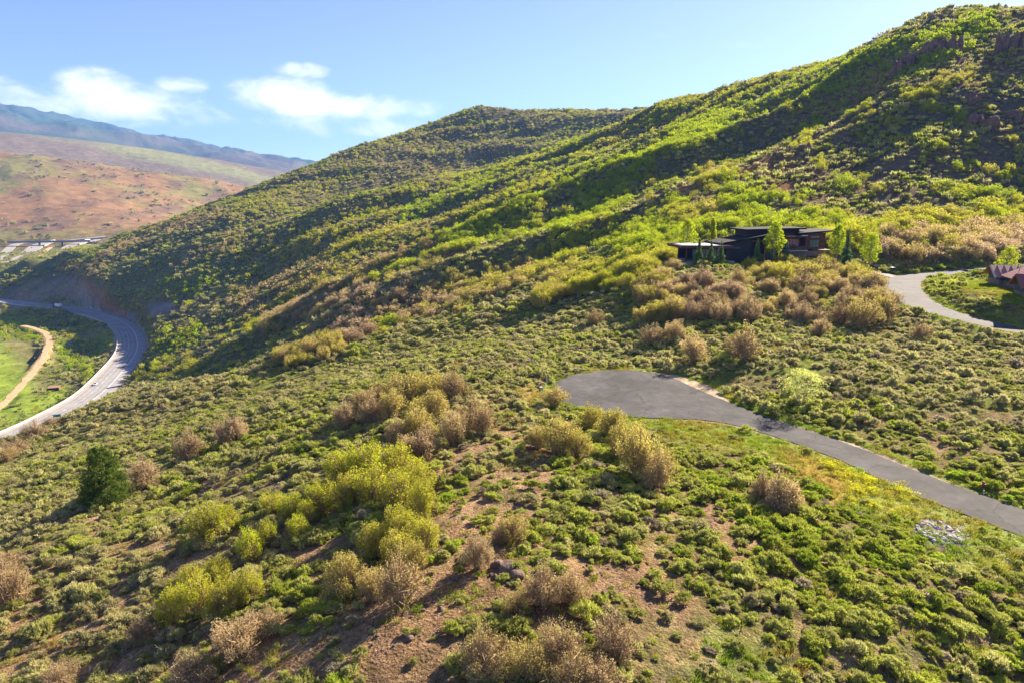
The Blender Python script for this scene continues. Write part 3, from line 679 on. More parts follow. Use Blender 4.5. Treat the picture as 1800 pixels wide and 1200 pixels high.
# ---- oaks: where they grow. strokes (u1, v1, u2, v2, half width, tint, density)
OAKS = [(1720,45,1560,120,26,.92,.9),(1600,85,1350,185,24,.9,.85),(1490,130,1200,232,20,.95,.95),(1330,150,1160,200,26,.55,.7),(1450,100,1300,150,18,.6,.7),(1240,236,1000,312,12,1.0,1.0),(1130,300,1020,345,16,.9,.85),
 (1000,312,900,366,11,.95,.95),(1090,340,980,390,14,.95,.8),(960,385,800,425,14,.8,.75),(900,368,760,425,10,.9,.8),(800,425,690,470,10,.9,.8),(690,470,620,505,9,.7,.7),(1000,250,880,300,16,.75,.75),(1180,200,1020,262,16,.6,.75),
 (880,300,720,345,14,.75,.75),(830,330,700,390,16,.9,.7),(720,345,600,385,14,.6,.7),(960,330,720,420,24,.6,.65),(700,390,520,450,26,.45,.7),(600,385,420,450,14,.4,.6),(780,430,560,500,20,.3,.75),(560,470,430,530,22,.2,.7),(640,500,470,560,18,.15,.75),(520,520,440,570,12,.45,.5),
 (720,520,560,590,22,.1,.9),(820,500,700,545,20,.25,.85),(930,470,800,525,18,.3,.8),(1010,430,880,490,16,.5,.7),(1080,385,960,440,18,.65,.6),(690,560,670,570,10,.7,.9),(590,600,500,628,14,.3,1.0),(1180,360,1060,420,18,.75,.3),
 (1010,475,960,510,16,.35,.9),(1175,445,1030,490,20,.5,.95),(1200,400,1100,440,18,.9,.8),(1330,378,1200,410,14,.85,.95),(1290,345,1340,335,16,.95,.9),(1240,370,1180,375,14,.5,.8),(1230,320,1280,300,14,.45,.5),(1320,330,1400,345,10,.75,.5),
 (1430,385,1500,375,10,.8,.6),(1350,400,1440,385,12,.85,.9),(1460,415,1540,410,14,.6,.8),(1570,395,1800,370,16,.55,.95),(1560,425,1800,405,20,.18,1.0),(1600,445,1800,435,14,.05,1.0),(1760,405,1800,430,18,.2,1),
 (1440,292,1540,330,10,.7,.5),(1470,310,1500,320,8,.8,.6),(1640,335,1765,345,10,.72,.75),(1690,290,1720,300,12,.75,.5),(1580,150,1640,180,10,.6,.4),(1600,165,1720,130,14,.5,.6),(1500,200,1620,215,14,.7,.45),(1640,195,1720,215,12,.8,.35),(1770,290,1800,310,18,.6,.8),(1780,235,1800,250,14,.5,.6),(1390,195,1520,190,12,.65,.5),(1440,200,1400,260,14,.7,.45),(1560,240,1580,250,10,.9,.5),(1650,260,1680,240,8,.8,.4),(1250,215,1330,255,10,.7,.4),
 (1330,474,1440,480,15,.44,.75),(1400,490,1540,520,26,.38,.7),(1490,530,1545,560,18,.3,.6),(1360,520,1450,560,18,.25,.6),(1140,515,1290,510,18,.12,.7),(1140,545,1310,560,18,.15,.6),(1120,585,1200,590,12,.18,.7),(1250,590,1320,590,16,.2,.6),(1130,500,1160,495,10,.2,.8),
 (330,455,420,410,10,.2,.5),(390,372,300,400,9,.12,.8),(285,388,170,460,9,.1,.85),(115,468,190,490,11,.08,1.0),(175,500,205,540,10,.12,.9),(210,530,250,540,8,.4,.6),(255,470,300,465,8,.3,.4),(380,440,420,430,8,.25,.5),(295,495,345,510,10,.95,.7),(330,500,380,490,8,.85,.7),(300,525,330,540,8,.9,.6),(230,560,330,590,10,.7,.3),(285,605,345,580,14,.8,.6),(240,650,330,640,14,.6,.5),
 (500,330,420,370,14,.45,.5),(600,300,480,360,16,.5,.4),(820,205,900,235,14,.85,.75),(930,240,1000,255,10,.85,.5),(800,215,640,275,26,.5,.4),(960,200,1100,205,16,.55,.5),(1000,225,1080,240,12,.8,.5),(880,255,760,290,26,.5,.35),
 (60,560,130,560,8,.7,.3),(0,575,60,590,10,.8,.8),(105,610,150,650,14,.85,.5),(20,545,60,560,8,.5,.6),(120,590,150,620,10,.4,.5)]
def oak_field():
    X = []; Y = []; S = []; T = []
    for D0, D1, dens in ((165,330,.17),(330,650,.11),(650,1050,.065),(1050,1650,.028)):
        x, y = ring(D0, D1, dens); z = ground(x, y); u, v = project(x, y, z+1.5)
        p = np.zeros(len(x)); t = np.full(len(x), .45)
        for s in OAKS:
            m_ = cap(u, v, s)*s[6]; w = m_ > p; t = np.where(w, s[5], t); p = np.maximum(p, m_)
        n1 = fbm(x/28, y/28, 41, 3); n2 = fbm(x/90, y/90, 42, 3)
        D = np.hypot(x, y)
        p = np.clip(p*(1+.9*n1), 0, 1)+np.where(D > 330, np.clip(.10+.5*n1+.25*n2, 0, .5)*np.where(D > 900, .26, np.where((u < 430) & (v > 320), .04, .16)), 0)
        p *= np.where((u > 1280) & (v < 345) & (v > 110) & (u*.47+v > 800), .6, 1)
        p *= np.where((u < 260) & (v > 415) & (v < 470) & (D > 1150), .1, 1)
        p *= np.where(caps(u, v, SHALE) > .3, .1, 1)
        t = np.clip(t+np.where(t < .3, -.02, .08)+n1*.34+rng.normal(size=len(x))*.10, 0, 1)
        k = (rng.uniform(size=len(x)) < p) & (edge_at(x, y) > 2.5) & (pad_at(x, y) > 3) & seen(x, y, z, 5, .01)
        X.append(x[k]); Y.append(y[k]); T.append(t[k])
        S.append((np.where(D > 900, 3.8, np.where(D > 260, 4.1, 4.4))*np.clip(rng.lognormal(-.1, .3, len(x)), .4, 1.5))[k])
    return map(np.concatenate, (X, Y, S, T))
ox, oy, os_, ot = oak_field()
# the shrubs of the near slope, one by one: (u, v of the foot, width px, height px, tint)
NEAR_OAKS = [(715,712,90,66,.36),(760,705,70,56,.40),(800,700,66,52,.22),(668,712,60,46,.28),(640,728,56,44,.18),(605,752,52,50,.08),(655,742,52,50,.12),(690,735,60,52,.34),(735,748,62,52,.42),(765,742,60,60,.34),(830,755,66,62,.26),(850,765,50,60,.18),(800,782,64,62,.16),(735,775,72,64,.36),(700,790,54,60,.22),(745,805,72,62,.10),(715,810,50,50,.12),
 (600,850,70,62,.80),(645,842,86,72,.80),(700,850,90,76,.70),(735,870,76,74,.66),(655,885,90,80,.66),(705,905,90,86,.66),(745,912,60,78,.72),(612,895,70,66,.60),(570,900,70,64,.78),(515,920,62,62,.84),(540,925,44,50,.7),(480,905,50,44,.7),(700,960,84,76,.66),(745,965,62,66,.62),(660,975,70,62,.55),(700,1000,80,74,.50),
 (368,955,84,78,.80),(400,930,50,46,.7),(440,990,50,74,.86),(470,965,44,58,.8),(525,952,52,50,.8),(350,1085,92,86,.66),(310,1090,66,66,.7),(400,1080,80,78,.60),(440,1062,60,72,.72),(385,1030,60,54,.62),(335,1040,54,50,.66),
 (610,1048,84,84,.36),(705,1062,92,104,.22),(655,1055,66,70,.3),(730,1010,60,66,.4),(420,1150,110,74,.06),(470,1110,60,50,.1),(345,1205,120,66,.03),(250,1130,64,50,.2),(110,1210,90,50,.04),(20,1062,84,92,.10),(10,1010,60,50,.16),(855,1185,120,98,.28),(930,1195,96,84,.30),(985,1170,100,92,.2),(1005,1215,110,80,.25),(1078,1158,86,90,.08),(1050,1215,90,70,.06),(955,1062,84,84,.14),(1005,1062,70,66,.20),(905,1080,60,40,.3),(838,1000,60,66,.06),(900,952,66,56,.32),(880,955,40,40,.2),
 (985,800,90,68,.38),(945,790,54,46,.32),(1015,805,54,52,.4),(1075,770,60,60,.42),(1040,755,50,48,.45),(1120,838,92,90,.36),(1095,805,66,64,.4),(1150,858,70,76,.28),(1165,840,54,64,.36),(1115,795,60,60,.42),(975,716,56,36,.30),(1368,900,70,82,.12),(1340,880,48,60,.16),(1390,895,44,56,.2),
 (255,858,58,62,.0),(333,808,54,62,.0),(400,784,56,56,.0),(420,775,36,44,.0),(62,770,48,34,.02),(92,752,34,22,.02),(28,800,50,34,.1),(15,812,40,30,.18),(545,628,60,34,.3),(570,618,44,30,.34),(500,632,36,26,.3),
 (1218,640,54,52,.16),(1310,634,58,66,.20),(1290,625,40,44,.26),(1150,606,56,36,.2),(1185,600,44,40,.16),(1045,572,38,30,.28),(1515,580,60,56,.30),(1545,565,40,44,.4),(1440,592,40,34,.12),(1618,600,42,36,.14),(1480,570,50,44,.2)]
na_ = []
for u, v, w, h, t in NEAR_OAKS:
    x, y, z = pick(u, v-2); mpp = (y*CP-z*SP)/FPX
    na_.append((x, y, z, h*mpp*1.08, w/h, t))
na_ = np.array(na_)
na_[:,5] = np.where(na_[:,5] > .13, np.clip(na_[:,5]+.0, 0, 1), na_[:,5])
X = np.concatenate([na_[:,0], ox]); Y = np.concatenate([na_[:,1], oy]); Z = np.concatenate([na_[:,2], ground(ox, oy)])
H = np.concatenate([na_[:,3], os_]); WR = np.concatenate([np.clip(na_[:,4], .75, 1.6), rng.uniform(.85, 1.6, len(ox))]); T = np.concatenate([na_[:,5], ot])
print('oaks', len(X))
U_, V_ = project(X, Y, Z+H*.5); DPT = np.hypot(X, Y)
inf = (U_ > -10) & (U_ < 1810) & (V_ > 0) & (V_ < 1215) & seen(X, Y, Z, H*.6, 0)
rank = np.where(inf, H*np.sqrt(WR)/DPT, -1); rank[:len(na_)] += 10
order = np.argsort(-rank)
solo = order[:298]; rest = order[298:]
# ---- landmarks for telling plants apart
LAND = [('the dark conifer',185,850),('the boulder outcrop',892,1004),('the pale rock pile',1650,935),('the fire hydrant',1728,850),('the pale green young tree',1410,690),('the dark modern house',1320,430),('the red-roofed house',1770,490),('the upper road bend',1600,505),('the green highway sign',101,731),('the white post by the turnaround',960,662),('the lime oak thicket',680,860),('the round brown thicket',745,720),('the yellow flowers',1550,850),('the turnaround',1110,690),('the cliff band',1640,90),('the highway curve',215,610),('the bare cut slope',110,505),('the round hilltop',800,200),('the skyline saddle',1150,185),('the lower left corner',60,1150),('the lower right corner',1740,1150),('the bottom edge centre',1150,1190),('the road in front',1500,800),('the left picture edge',20,960),('the shaded mountain face',1560,300)]
ORD = ['nearest','second','third','fourth','fifth','sixth','seventh','eighth','ninth','tenth','eleventh','twelfth','13th','14th','15th','16th','17th','18th','19th','20th']+['%dth' % k for k in range(21, 80)]
LAB = {}
def where_labels(keys, U, V):
    """keys: look of each plant; returns one label each, unique by landmark, side and rank"""
    rec = {}
    for i, (k, u, v) in enumerate(zip(keys, U, V)):
        d = [math.hypot(u-a, (v-b)*1.2) for _, a, b in LAND]; j = int(np.argmin(d)); nm, a, b = LAND[j]
        du, dv = u-a, (v-b)*1.2
        side = ('right of' if du > 0 else 'left of') if abs(du) > abs(dv) else ('below' if dv > 0 else 'above')
        rec.setdefault((k, side, nm), []).append((d[j], i))
    out = {}
    for (k, side, nm), L_ in rec.items():
        for q, (_, i) in enumerate(sorted(L_)):
            out[i] = '%s %s %s' % (k, side, nm) if len(L_) == 1 else '%s, %s %s %s' % (k, 'nearest one' if q == 0 else ORD[q]+' nearest', side, nm)
    return [out[i] for i in range(len(keys))]
def oak_look(t, h):
    a = 'bare grey-brown' if t < .12 else 'brown twiggy' if t < .27 else 'golden brown' if t < .45 else 'olive' if t < .62 else 'yellow-green' if t < .82 else 'lime green'
    return ('tall ' if h > 5 else 'small ' if h < 2.8 else '')+a+' scrub oak'
labs = where_labels([oak_look(T[i], H[i]) for i in solo], U_[solo], V_[solo])
for i, lb in zip(solo, labs):
    w = H[i]*WR[i]*1.0
    near = DPT[i] < 150
    cr, st = (OAK_TWIG[i % 3] if (T[i] < .30 and i % 4) else OAK[i % 5])
    o = thing('scrub_oak', lb, 'shrub', (X[i], Y[i], Z[i]), float(rng.uniform(0, 6.28)), 'scrub oaks on the slopes')
    o.scale = (w, w*float(rng.uniform(.9, 1.1)), H[i])
    c = link('crown', cr, o); c['tint'] = float(T[i]); c['val'] = float(rng.uniform(.85, 1.15))
    link('stems', st, o)
X, Y, Z, H, WR, T, DPT = (q[rest] for q in (X, Y, Z, H, WR, T, DPT))
pr = [c for c, _ in OAK]+OAK_MID+OAK_FAR; n_ = len(X)
ix = np.where(DPT < 230, rng.integers(0, 5, n_), np.where(DPT < 520, 5+rng.integers(0, 4, n_), 9+rng.integers(0, 3, n_)))
stuff('scrub_oak_cover', np.stack([X, Y, Z-.05*H], 1), np.stack([H*WR, H*WR, H], 1), rng.uniform(0, 6.28, n_), T, rng.uniform(.8, 1.2, n_), ix, pr)

# ---- sagebrush
def sage_field():
    out = []
    for D0, D1, dens, sz in ((24,60,1.7,.50),(60,110,1.6,.56),(110,200,1.25,.68),(200,330,.55,.95),(330,620,.20,1.3),(620,1100,.08,1.7),(1100,1600,.055,1.8),(1900,3200,.0016,4.5)):
        x, y = ring(D0, D1, dens, *((-.72, -.28) if D0 > 1700 else (-.80, .80))); z = ground(x, y); u, v = project(x, y, z)
        n1 = fbm(x/11, y/11, 51, 3); n2 = fbm(x/3, y/3, 52, 2); n3 = fbm(x/60, y/60, 53, 3)
        p = np.clip(.72+.9*n1+.3*n2, .12, 1)
        if D0 < 110: p *= 1-.82*np.clip(caps(u, v, SOIL)*1.2+.7*n2-.1, 0, 1)
        if D0 < 260: p *= 1-.93*np.clip(caps(u, v, GRASS), 0, 1)
        if 300 < D0 < 1700: p *= np.where(caps(u, v, SHALE) > .2, .12, 1)*np.where(caps(u, v, GRASS) > .3, .3, 1)
        if D0 > 1700: p = np.clip(.2+1.8*fbm(x/60+5, y/160, 31, 5), .05, 1)
        if D0 < 110: p *= 1-np.clip(1.7*cap(u, v, (1630,930,1685,945,27)), 0, 1)
        if D0 > 300 and D0 < 1100: p *= np.where((u < 60) & (v > 590) & (v < 720), .15, 1)
        e = edge_at(x, y)
        p *= (e > np.where(np.hypot(x, y) < 300, 1.1, 2))*(pad_at(x, y) > 0)*(caps(u, v, LAWN) < .3 if D0 < 260 else 1)
        k = (rng.uniform(size=len(x)) < p)
        if D0 >= 330: k &= seen(x, y, z, 2, .008)
        s = sz*np.clip(rng.lognormal(0, .42, len(x)), .35, 2.3)
        s *= np.where((u < 560) & (D0 < 110), 1.15, 1)
        t = np.clip(.45+.5*n3+.35*n1+rng.normal(size=len(x))*.16+np.where(u < 520, -.10, -.04), 0, 1)
        t = np.where(rng.uniform(size=len(x)) < .028, 0.0, np.maximum(t, .14))
        if D0 >= 330: t = np.clip(t-.05, 0, 1)
        out.append(np.stack([x, y, z, s, t], 1)[k])
    return np.concatenate(out)
SG = sage_field(); print('sage', len(SG))
# keep bushes from growing through the near oaks' stems
u_, v_ = project(SG[:,0], SG[:,1], SG[:,2]+.4); Dp = np.hypot(SG[:,0], SG[:,1])
inf = (u_ > 8) & (u_ < 1792) & (v_ > 0) & (v_ < 1192)
order = np.argsort(-np.where(inf, SG[:,3]/Dp, -1))
solo = order[:298]; rest = order[298:]
def sage_look(t, s):
    return ('big ' if s > .98 else 'small ' if s < .75 else '')+('dead grey' if t < .1 else 'silvery' if t < .3 else 'grey-green' if t < .5 else 'olive green' if t < .75 else 'fresh green')+' sagebrush'
labs = where_labels([sage_look(SG[i,4], SG[i,3]) for i in solo], u_[solo], v_[solo])
for i, lb in zip(solo, labs):
    x, y, z, s, t = SG[i]
    o = thing('sagebrush', lb, 'bush', (x, y, z-.05), float(rng.uniform(0, 6.28)), 'sagebrush of the near slope', SAGE[i % 5], (s*float(rng.uniform(.75, 1.3)), s*float(rng.uniform(.75, 1.3)), s*float(rng.uniform(.85, 1.3))))
    o['tint'] = float(t); o['val'] = float(rng.uniform(.85, 1.35))
S2 = SG[rest]; D2 = Dp[rest]; n_ = len(S2)
ix = np.where(D2 < 110, rng.integers(0, 5, n_), np.where(D2 < 300, 5+rng.integers(0, 3, n_), 8+rng.integers(0, 2, n_)))
stuff('sagebrush_cover', S2[:,:3]-np.array([0,0,.05]), np.stack([S2[:,3]*rng.uniform(.7, 1.35, n_), S2[:,3]*rng.uniform(.7, 1.35, n_), S2[:,3]*rng.uniform(.75, 1.3, n_)], 1), rng.uniform(0, 6.28, n_), S2[:,4], rng.uniform(.85, 1.45, n_), ix, SAGE+SAGE_MID+SAGE_FAR)

# ---- grass and flowers
x, y = ring(24, 235, 2.2); z = ground(x, y); u, v = project(x, y, z)
e = edge_at(x, y, (1, 2)); n2 = fbm(x/4, y/4, 55, 3)
p = np.clip(caps(u, v, GRASS)*1.3, 0, 1)*.9+np.clip(1.2-np.abs(e-1.1)/1.2, 0, 1)*(e > .1)*.9+np.clip(.17+n2*.9, 0, .45)*np.where(np.hypot(x, y) > 110, 1, .8)
k = (rng.uniform(size=len(x)) < p) & (e > .12)
x, y, z, u, v = (q[k] for q in (x, y, z, u, v)); n_ = len(x)
t = np.clip(.55+fbm(x/7, y/7, 56, 3)*.9+rng.normal(size=n_)*.12-.5*cap(u, v, (1400,820,1450,860,45))-.25*(v > 900)*(u < 1200), 0, 1)
s = rng.uniform(.6, 1.3, n_)
stuff('grass_cover', np.stack([x, y, z-.03], 1), np.stack([s, s, s], 1), rng.uniform(0, 6.28, n_), t, rng.uniform(.8, 1.2, n_), rng.integers(0, 3, n_), GRASSP)
P = []
for (u1, v1, u2, v2, w, k) in ((1470,830,1500,845,22,34),(1500,860,1540,870,20,36),(1520,845,1535,850,8,30),(1570,850,1600,880,12,24),(1440,815,1480,825,10,20),(1500,880,1600,905,22,24)):
    for q in range(k):
        f = rng.uniform(); uu, vv = u1+(u2-u1)*f+rng.normal()*w*.6, v1+(v2-v1)*f+rng.normal()*w*.35
        P.append(pick(uu, vv))
P = np.array(P); n_ = len(P); s = rng.uniform(.7, 1.3, n_)
stuff('mustard_flowers', P, np.stack([s, s, s], 1), rng.uniform(0, 6.28, n_), rng.uniform(0, 1, n_), np.ones(n_), rng.integers(0, 2, n_), FLOWER)

x, y = ring(24, 120, 5.0); u, v = project(x, y, ground(x, y)); n2 = fbm(x/3.5, y/3.5, 22, 3)
k = rng.uniform(size=len(x)) < np.clip(caps(u, v, SOIL)*1.2+.6*n2-.1, .03, 1)*.8
x, y = x[k], y[k]; k = edge_at(x, y, (1, 2)) > .05; x, y = x[k], y[k]; n_ = len(x); s = np.clip(rng.lognormal(-2.9, .5, n_), .03, .16)
GRX, GRY, GRS = x, y, s
# ------------------------------------------------------------------ conifers and young broadleaf trees
M['spruce_bark'] = mat('conifer bark', (.10,.07,.05), .95, .1, var=.3)
def conifer(name, label, x, y, h, w, seed, tint, z=None, dense=False, skirt=.06, group=None):
    r = np.random.default_rng(seed); z = float(ground(x, y)) if z is None else z
    o = thing(name, label, 'conifer', (x, y, z), 0, group)
    mb = MB(); mb.tube([(0,0,-.3),(0,0,h*.5),(0,0,h*.97)], [h*.022, h*.014, h*.003], 0, 7); mb.build('trunk', M['spruce_bark'], o)
    Cs = []; A = []; S = []
    n_b = int(150 if not dense else 260)
    for i in range(n_b):
        q = r.uniform(0, 1)**1.15; zc = h*(skirt+(1-skirt)*q)
        R = w*.5*((1-q)**(.34 if dense else .85))*r.uniform(.72, 1.08)+.03*h*(1-q)
        th = r.uniform(0, 6.283); k = int(10+34*(1-q))*(2 if dense else 1)
        t = r.uniform(.15 if not dense else .4, 1, k); droop = (-.10 if not dense else .12)
        px_ = np.cos(th)*R*t; py_ = np.sin(th)*R*t
        pz_ = zc+droop*R*t*t+r.normal(size=k)*.022*h*(.6 if not dense else 1.0)
        lat = r.normal(size=k)*R*.13*t
        Cs.append(np.stack([px_-np.sin(th)*lat, py_+np.cos(th)*lat, np.maximum(pz_, .1)], 1)); A.append(np.tile([math.cos(th), math.sin(th), .15 if not dense else .8], (k, 1))); S.append(np.full(k, h*(.045 if not dense else .036)))
    Cs = np.concatenate(Cs); A = np.concatenate(A); S = np.concatenate(S)
    V, Fc = cards(Cs, S*r.uniform(.7, 1.4, len(S)), A, .45, r, True)
    c = link('crown', mk_mesh('crown', V, Fc, [M['needle']]), o); c['tint'] = tint; c['val'] = 1.25 if dense else 1.7
    return o
def leafy(name, label, x, y, h, w, seed, tint, stems=1, bark='pale_bark', base=.22, leaf=.030, k=70, lobes=26, z=None, cat='tree', group=None, val=1.0, lm='oak'):
    r = np.random.default_rng(seed); z = float(ground(x, y)) if z is None else z
    o = thing(name, label, cat, (x, y, z), 0, group)
    Cs = []; A = []; tips = []
    for i in range(lobes):
        q = (i+.5)/lobes; zc = h*(base+(1-base)*(.08+.86*q)); th = i*2.4+r.uniform(-.4, .4)
        R = w*.5*math.sin(math.pi*min(1, .20+.78*q))**.8*r.uniform(.45, .85)
        c = np.array([math.cos(th)*R, math.sin(th)*R, zc]); tips.append(c)
        d = r.normal(size=(k, 3)); d /= np.linalg.norm(d, axis=1)[:,None]
        Cs.append(c+d*np.cbrt(r.uniform(.05, 1, (k, 1)))*np.array([w*.17, w*.17, h*.085])*r.uniform(.7, 1.2)); A.append(d+np.array([0,0,.3]))
    Cs = np.concatenate(Cs); A = np.concatenate(A)
    V, Fc = cards(Cs, r.uniform(.6, 1.4, len(Cs))*leaf*h, A, .75, r)
    mb = MB()
    for s in range(stems):
        a = 6.283*s/stems+.3; b = np.array([math.cos(a), math.sin(a), 0])*(0 if stems == 1 else w*.05*r.uniform(.6, 1.4))
        t = np.array([math.cos(a), math.sin(a), 0])*(0 if stems == 1 else w*.24); rr = h*(.016 if stems == 1 else .009)
        P = [b-np.array([0,0,.3]), b*.8+t*.25+np.array([r.normal()*.04, r.normal()*.04, h*.35]), t+np.array([0, 0, h*.88])]
        mb.tube(P, [rr, rr*.75, rr*.2], 0, 6)
        for c in tips[s::stems]:
            f = max(.25, min(.85, c[2]/h-.14)); p0 = np.array(P[0])*(1-f)+np.array(P[2])*f
            mb.tube([p0, (p0+c)*.5+np.array([0,0,.02*h]), c], [rr*.4, rr*.28, rr*.1], 0, 4, False)
    mb.build('trunk' if stems == 1 else 'stems', M[bark], o)
    c = link('crown', mk_mesh('crown', V, Fc, [M[lm]]), o); c['tint'] = tint; c['val'] = val
    return o
def mpp(x, y, z): return (y*CP-z*SP)/FPX
x, y, z = pick(186, 884); conifer('dark_conifer', 'dense dark green cone-shaped conifer standing alone on the left slope', x, y, 103*mpp(x,y,z), 80*mpp(x,y,z), 11, .15, dense=True, skirt=.03)
x, y, z = pick(1407, 712); leafy('pale_green_tree', 'pale lime young tree with several slender stems in the sagebrush beside the road', x, y, 66*mpp(x,y,z), 84*mpp(x,y,z), 12, .80, stems=7, base=.32, leaf=.026, k=110, lobes=34, val=1.1, lm='pale_leaf')
HOUSE = (*pz(1203, 469, -22.1), .17)
def hp(lx, ly):
    c, s = math.cos(HOUSE[3]), math.sin(HOUSE[3]); return HOUSE[0]+lx*c-ly*s, HOUSE[1]+lx*s+ly*c
for lx, ly, h, w, lab, sd, t in ((21.5,-4.5,8.6,3.4,'slim spruce in front of the dark charcoal wall of the modern house',21,.5),(32.0,-3.6,7.6,3.7,'blue-green spruce beside the balcony of the modern house',22,1.0),(2.2,-5,8.4,3.6,'leftmost spruce in front of the glass wing of the modern house',23,.5),(5.6,-6,7.6,3.4,'middle spruce in front of the glass wing of the modern house',24,.45),(8.6,-6.5,7.4,3.4,'right-hand spruce in front of the glass wing of the modern house',25,.5),(29.6,-6.5,3.8,1.7,'small young spruce near the entry of the modern house',26,.6)):
    x, y = hp(lx, ly); conifer('spruce_tree', lab, x, y, h, w, sd, t, skirt=.10, group='spruces round the modern house')
x, y, z = pick(1485, 478); conifer('spruce_tree', 'tall dark spruce beside the driveway right of the modern house', x, y, 66*mpp(x, y, z), 24*mpp(x, y, z), 27, .6, skirt=.12, group='spruces round the modern house')
for lx, ly, h, w, lab, sd, t in ((28.2,-2.6,14.0,7.0,'bright green broadleaf tree standing in front of the upper roof of the modern house',31,.97),(50.5,-1.5,13.2,5.8,'bright green tree at the right end of the modern house',32,.97),(6.5,13.5,13.5,6.5,'bright green tree behind the white roof of the glass wing',34,.92),(15.5,14,13.5,3.4,'slender green tree behind the sloped roof of the modern house',35,.85)):
    x, y = hp(lx, ly); leafy('green_tree', lab, x, y, h, w, sd, t, base=.26, leaf=.028, k=110, lobes=28, group='bright green trees by the houses')
x, y, z = pick(1527, 477); leafy('green_tree', 'bright green tree standing beside the driveway entrance', x, y, 68*mpp(x, y, z), 36*mpp(x, y, z), 33, .97, base=.24, leaf=.028, k=110, lobes=28, group='bright green trees by the houses')
leafy('green_tree', 'bright green tree behind the red metal roof at the right edge', 140.0, 193.0, 9.2, 6.2, 36, .9, base=.1, leaf=.028, k=110, lobes=28, group='bright green trees by the houses')

# ------------------------------------------------------------------ rocks
def rock_mesh(name, seed, m, rough=.33, sub=3, flat=.65):
    bm = bmesh.new(); bmesh.ops.create_icosphere(bm, subdivisions=sub, radius=1); r = np.random.default_rng(seed)
    pl = [(Vector(r.normal(size=3)).normalized(), r.uniform(.55, .85)) for _ in range(11)]
    for v_ in bm.verts:
        c = v_.co.copy()
        for n_, d in pl:
            q = c.dot(n_)
            if q > d: c -= n_*(q-d)*.92
        a = np.array(c)*2.2+seed*3.7
        c *= 1+rough*.5*float(fbm(np.array(a[0]+a[2]*.7), np.array(a[1]-a[2]*.6), seed, 3))
        v_.co = (c.x, c.y, c.z*flat)
    me = bpy.data.meshes.new(name); bm.to_mesh(me); bm.free(); me.materials.append(m)
    return me
ROCKS = [rock_mesh('rock', 400+i, M['rock'], sub=2) for i in range(5)]
ROCKS_S = [rock_mesh('gravel', 440+i, M['rock'], sub=1) for i in range(5)]
STONES = [rock_mesh('stone', 420+i, M['stone'], sub=2) for i in range(4)]+[rock_mesh('stone', 430+i, M['pink_stone'], sub=2) for i in range(2)]
stuff('loose_gravel', np.stack([GRX, GRY, ground(GRX, GRY)], 1), np.stack([GRS, GRS, GRS*.8], 1), rng.uniform(0, 6.28, len(GRS)), np.zeros(len(GRS)), np.ones(len(GRS)), rng.integers(0, 5, len(GRS)), ROCKS_S)
q_ = []
for k in range(150):
    s = SOIL[int(rng.choice(16, p=np.array([8,3,2,3,4,3,1,2,1.5,1.5,1,1,2,1,2,2])/38))]; f = rng.uniform()
    u, v = s[0]+(s[2]-s[0])*f+rng.normal()*s[4]*.5, s[1]+(s[3]-s[1])*f+rng.normal()*s[4]*.5
    if 5 < u < 1795 and 640 < v < 1195: q_.append((u, v))
looks = []; dat = []
for u, v in q_:
    x, y, z = pick(u, v); s = float(np.clip(rng.lognormal(-1.75, .5), .09, .55)); looks.append(('large ' if s > .3 else 'small ' if s < .15 else '')+'brown rock on bare soil'); dat.append((x, y, z, s))
for (x, y, z, s), lb in zip(dat, where_labels(looks, [a for a, b in q_], [b for a, b in q_])):
    k = int(rng.integers(5)); thing('rock', lb, 'rock', (x, y, z+s*.15), float(rng.uniform(0, 6.28)), 'rocks scattered on the soil', ROCKS[k], (s, s*float(rng.uniform(.7, 1)), s*float(rng.uniform(.7, 1.1))))
for u, v, s, lb in ((878,996,.75,'dark upper left boulder of the small outcrop on the bare knoll'),(893,1004,1.0,'largest dark boulder of the small outcrop on the bare knoll'),(905,1012,.85,'dark lower right boulder of the outcrop, beside the twiggy shrub'),(886,1012,.55,'small dark boulder at the foot of the outcrop on the knoll'),(720,1045,.5,'lone reddish boulder on the bare soil below the outcrop'),(1067,1045,.5,'dark boulder beside a hollow in the soil right of the outcrop'),(1248,1146,.5,'pale boulder among sagebrush near the lower right')):
    x, y, z = pick(u, v); thing('boulder', lb, 'boulder', (x, y, z+s*.2), float(rng.uniform(0, 6.28)), 'boulders on the knoll', rock_mesh('boulder', int(u), M['rock'], .5), (s*1.1, s*.8, s*.9))
PILE = [('the left end of the pale heap',1612,930),('the right end of the pale heap',1696,945),('the top of the pale heap',1640,916),('the foot of the pale heap',1660,956),('the middle of the pale heap',1655,936)]
LAND_ALL = LAND; LAND = PILE; q_ = []; dat = []; looks = []
while len(q_) < 96:
    a, b = rng.uniform(-1, 1, 2)
    if a*a+b*b > 1: continue
    u, v = 1655+a*47+b*4, 936+b*19+a*6
    if rng.uniform() < .35 and b < 0: continue
    x, y, z = pick(u, v); s = float(rng.uniform(.12, .33)); k = int(rng.choice(6, p=[.22,.22,.2,.2,.08,.08]))
    q_.append((u, v)); dat.append((x, y, z, s, k)); looks.append(('big ' if s > .24 else 'small ' if s < .17 else '')+('pinkish' if k > 3 else 'pale grey')+' stone')
for (x, y, z, s, k), lb in zip(dat, where_labels(looks, [a for a, b in q_], [b for a, b in q_])):
    thing('stone', lb, 'stone', (x, y, z+s*float(rng.uniform(.0, .45))), float(rng.uniform(0, 6.28)), 'stones of the pale rock pile', STONES[k], (s*1.2, s*.8, s))
LAND = LAND_ALL
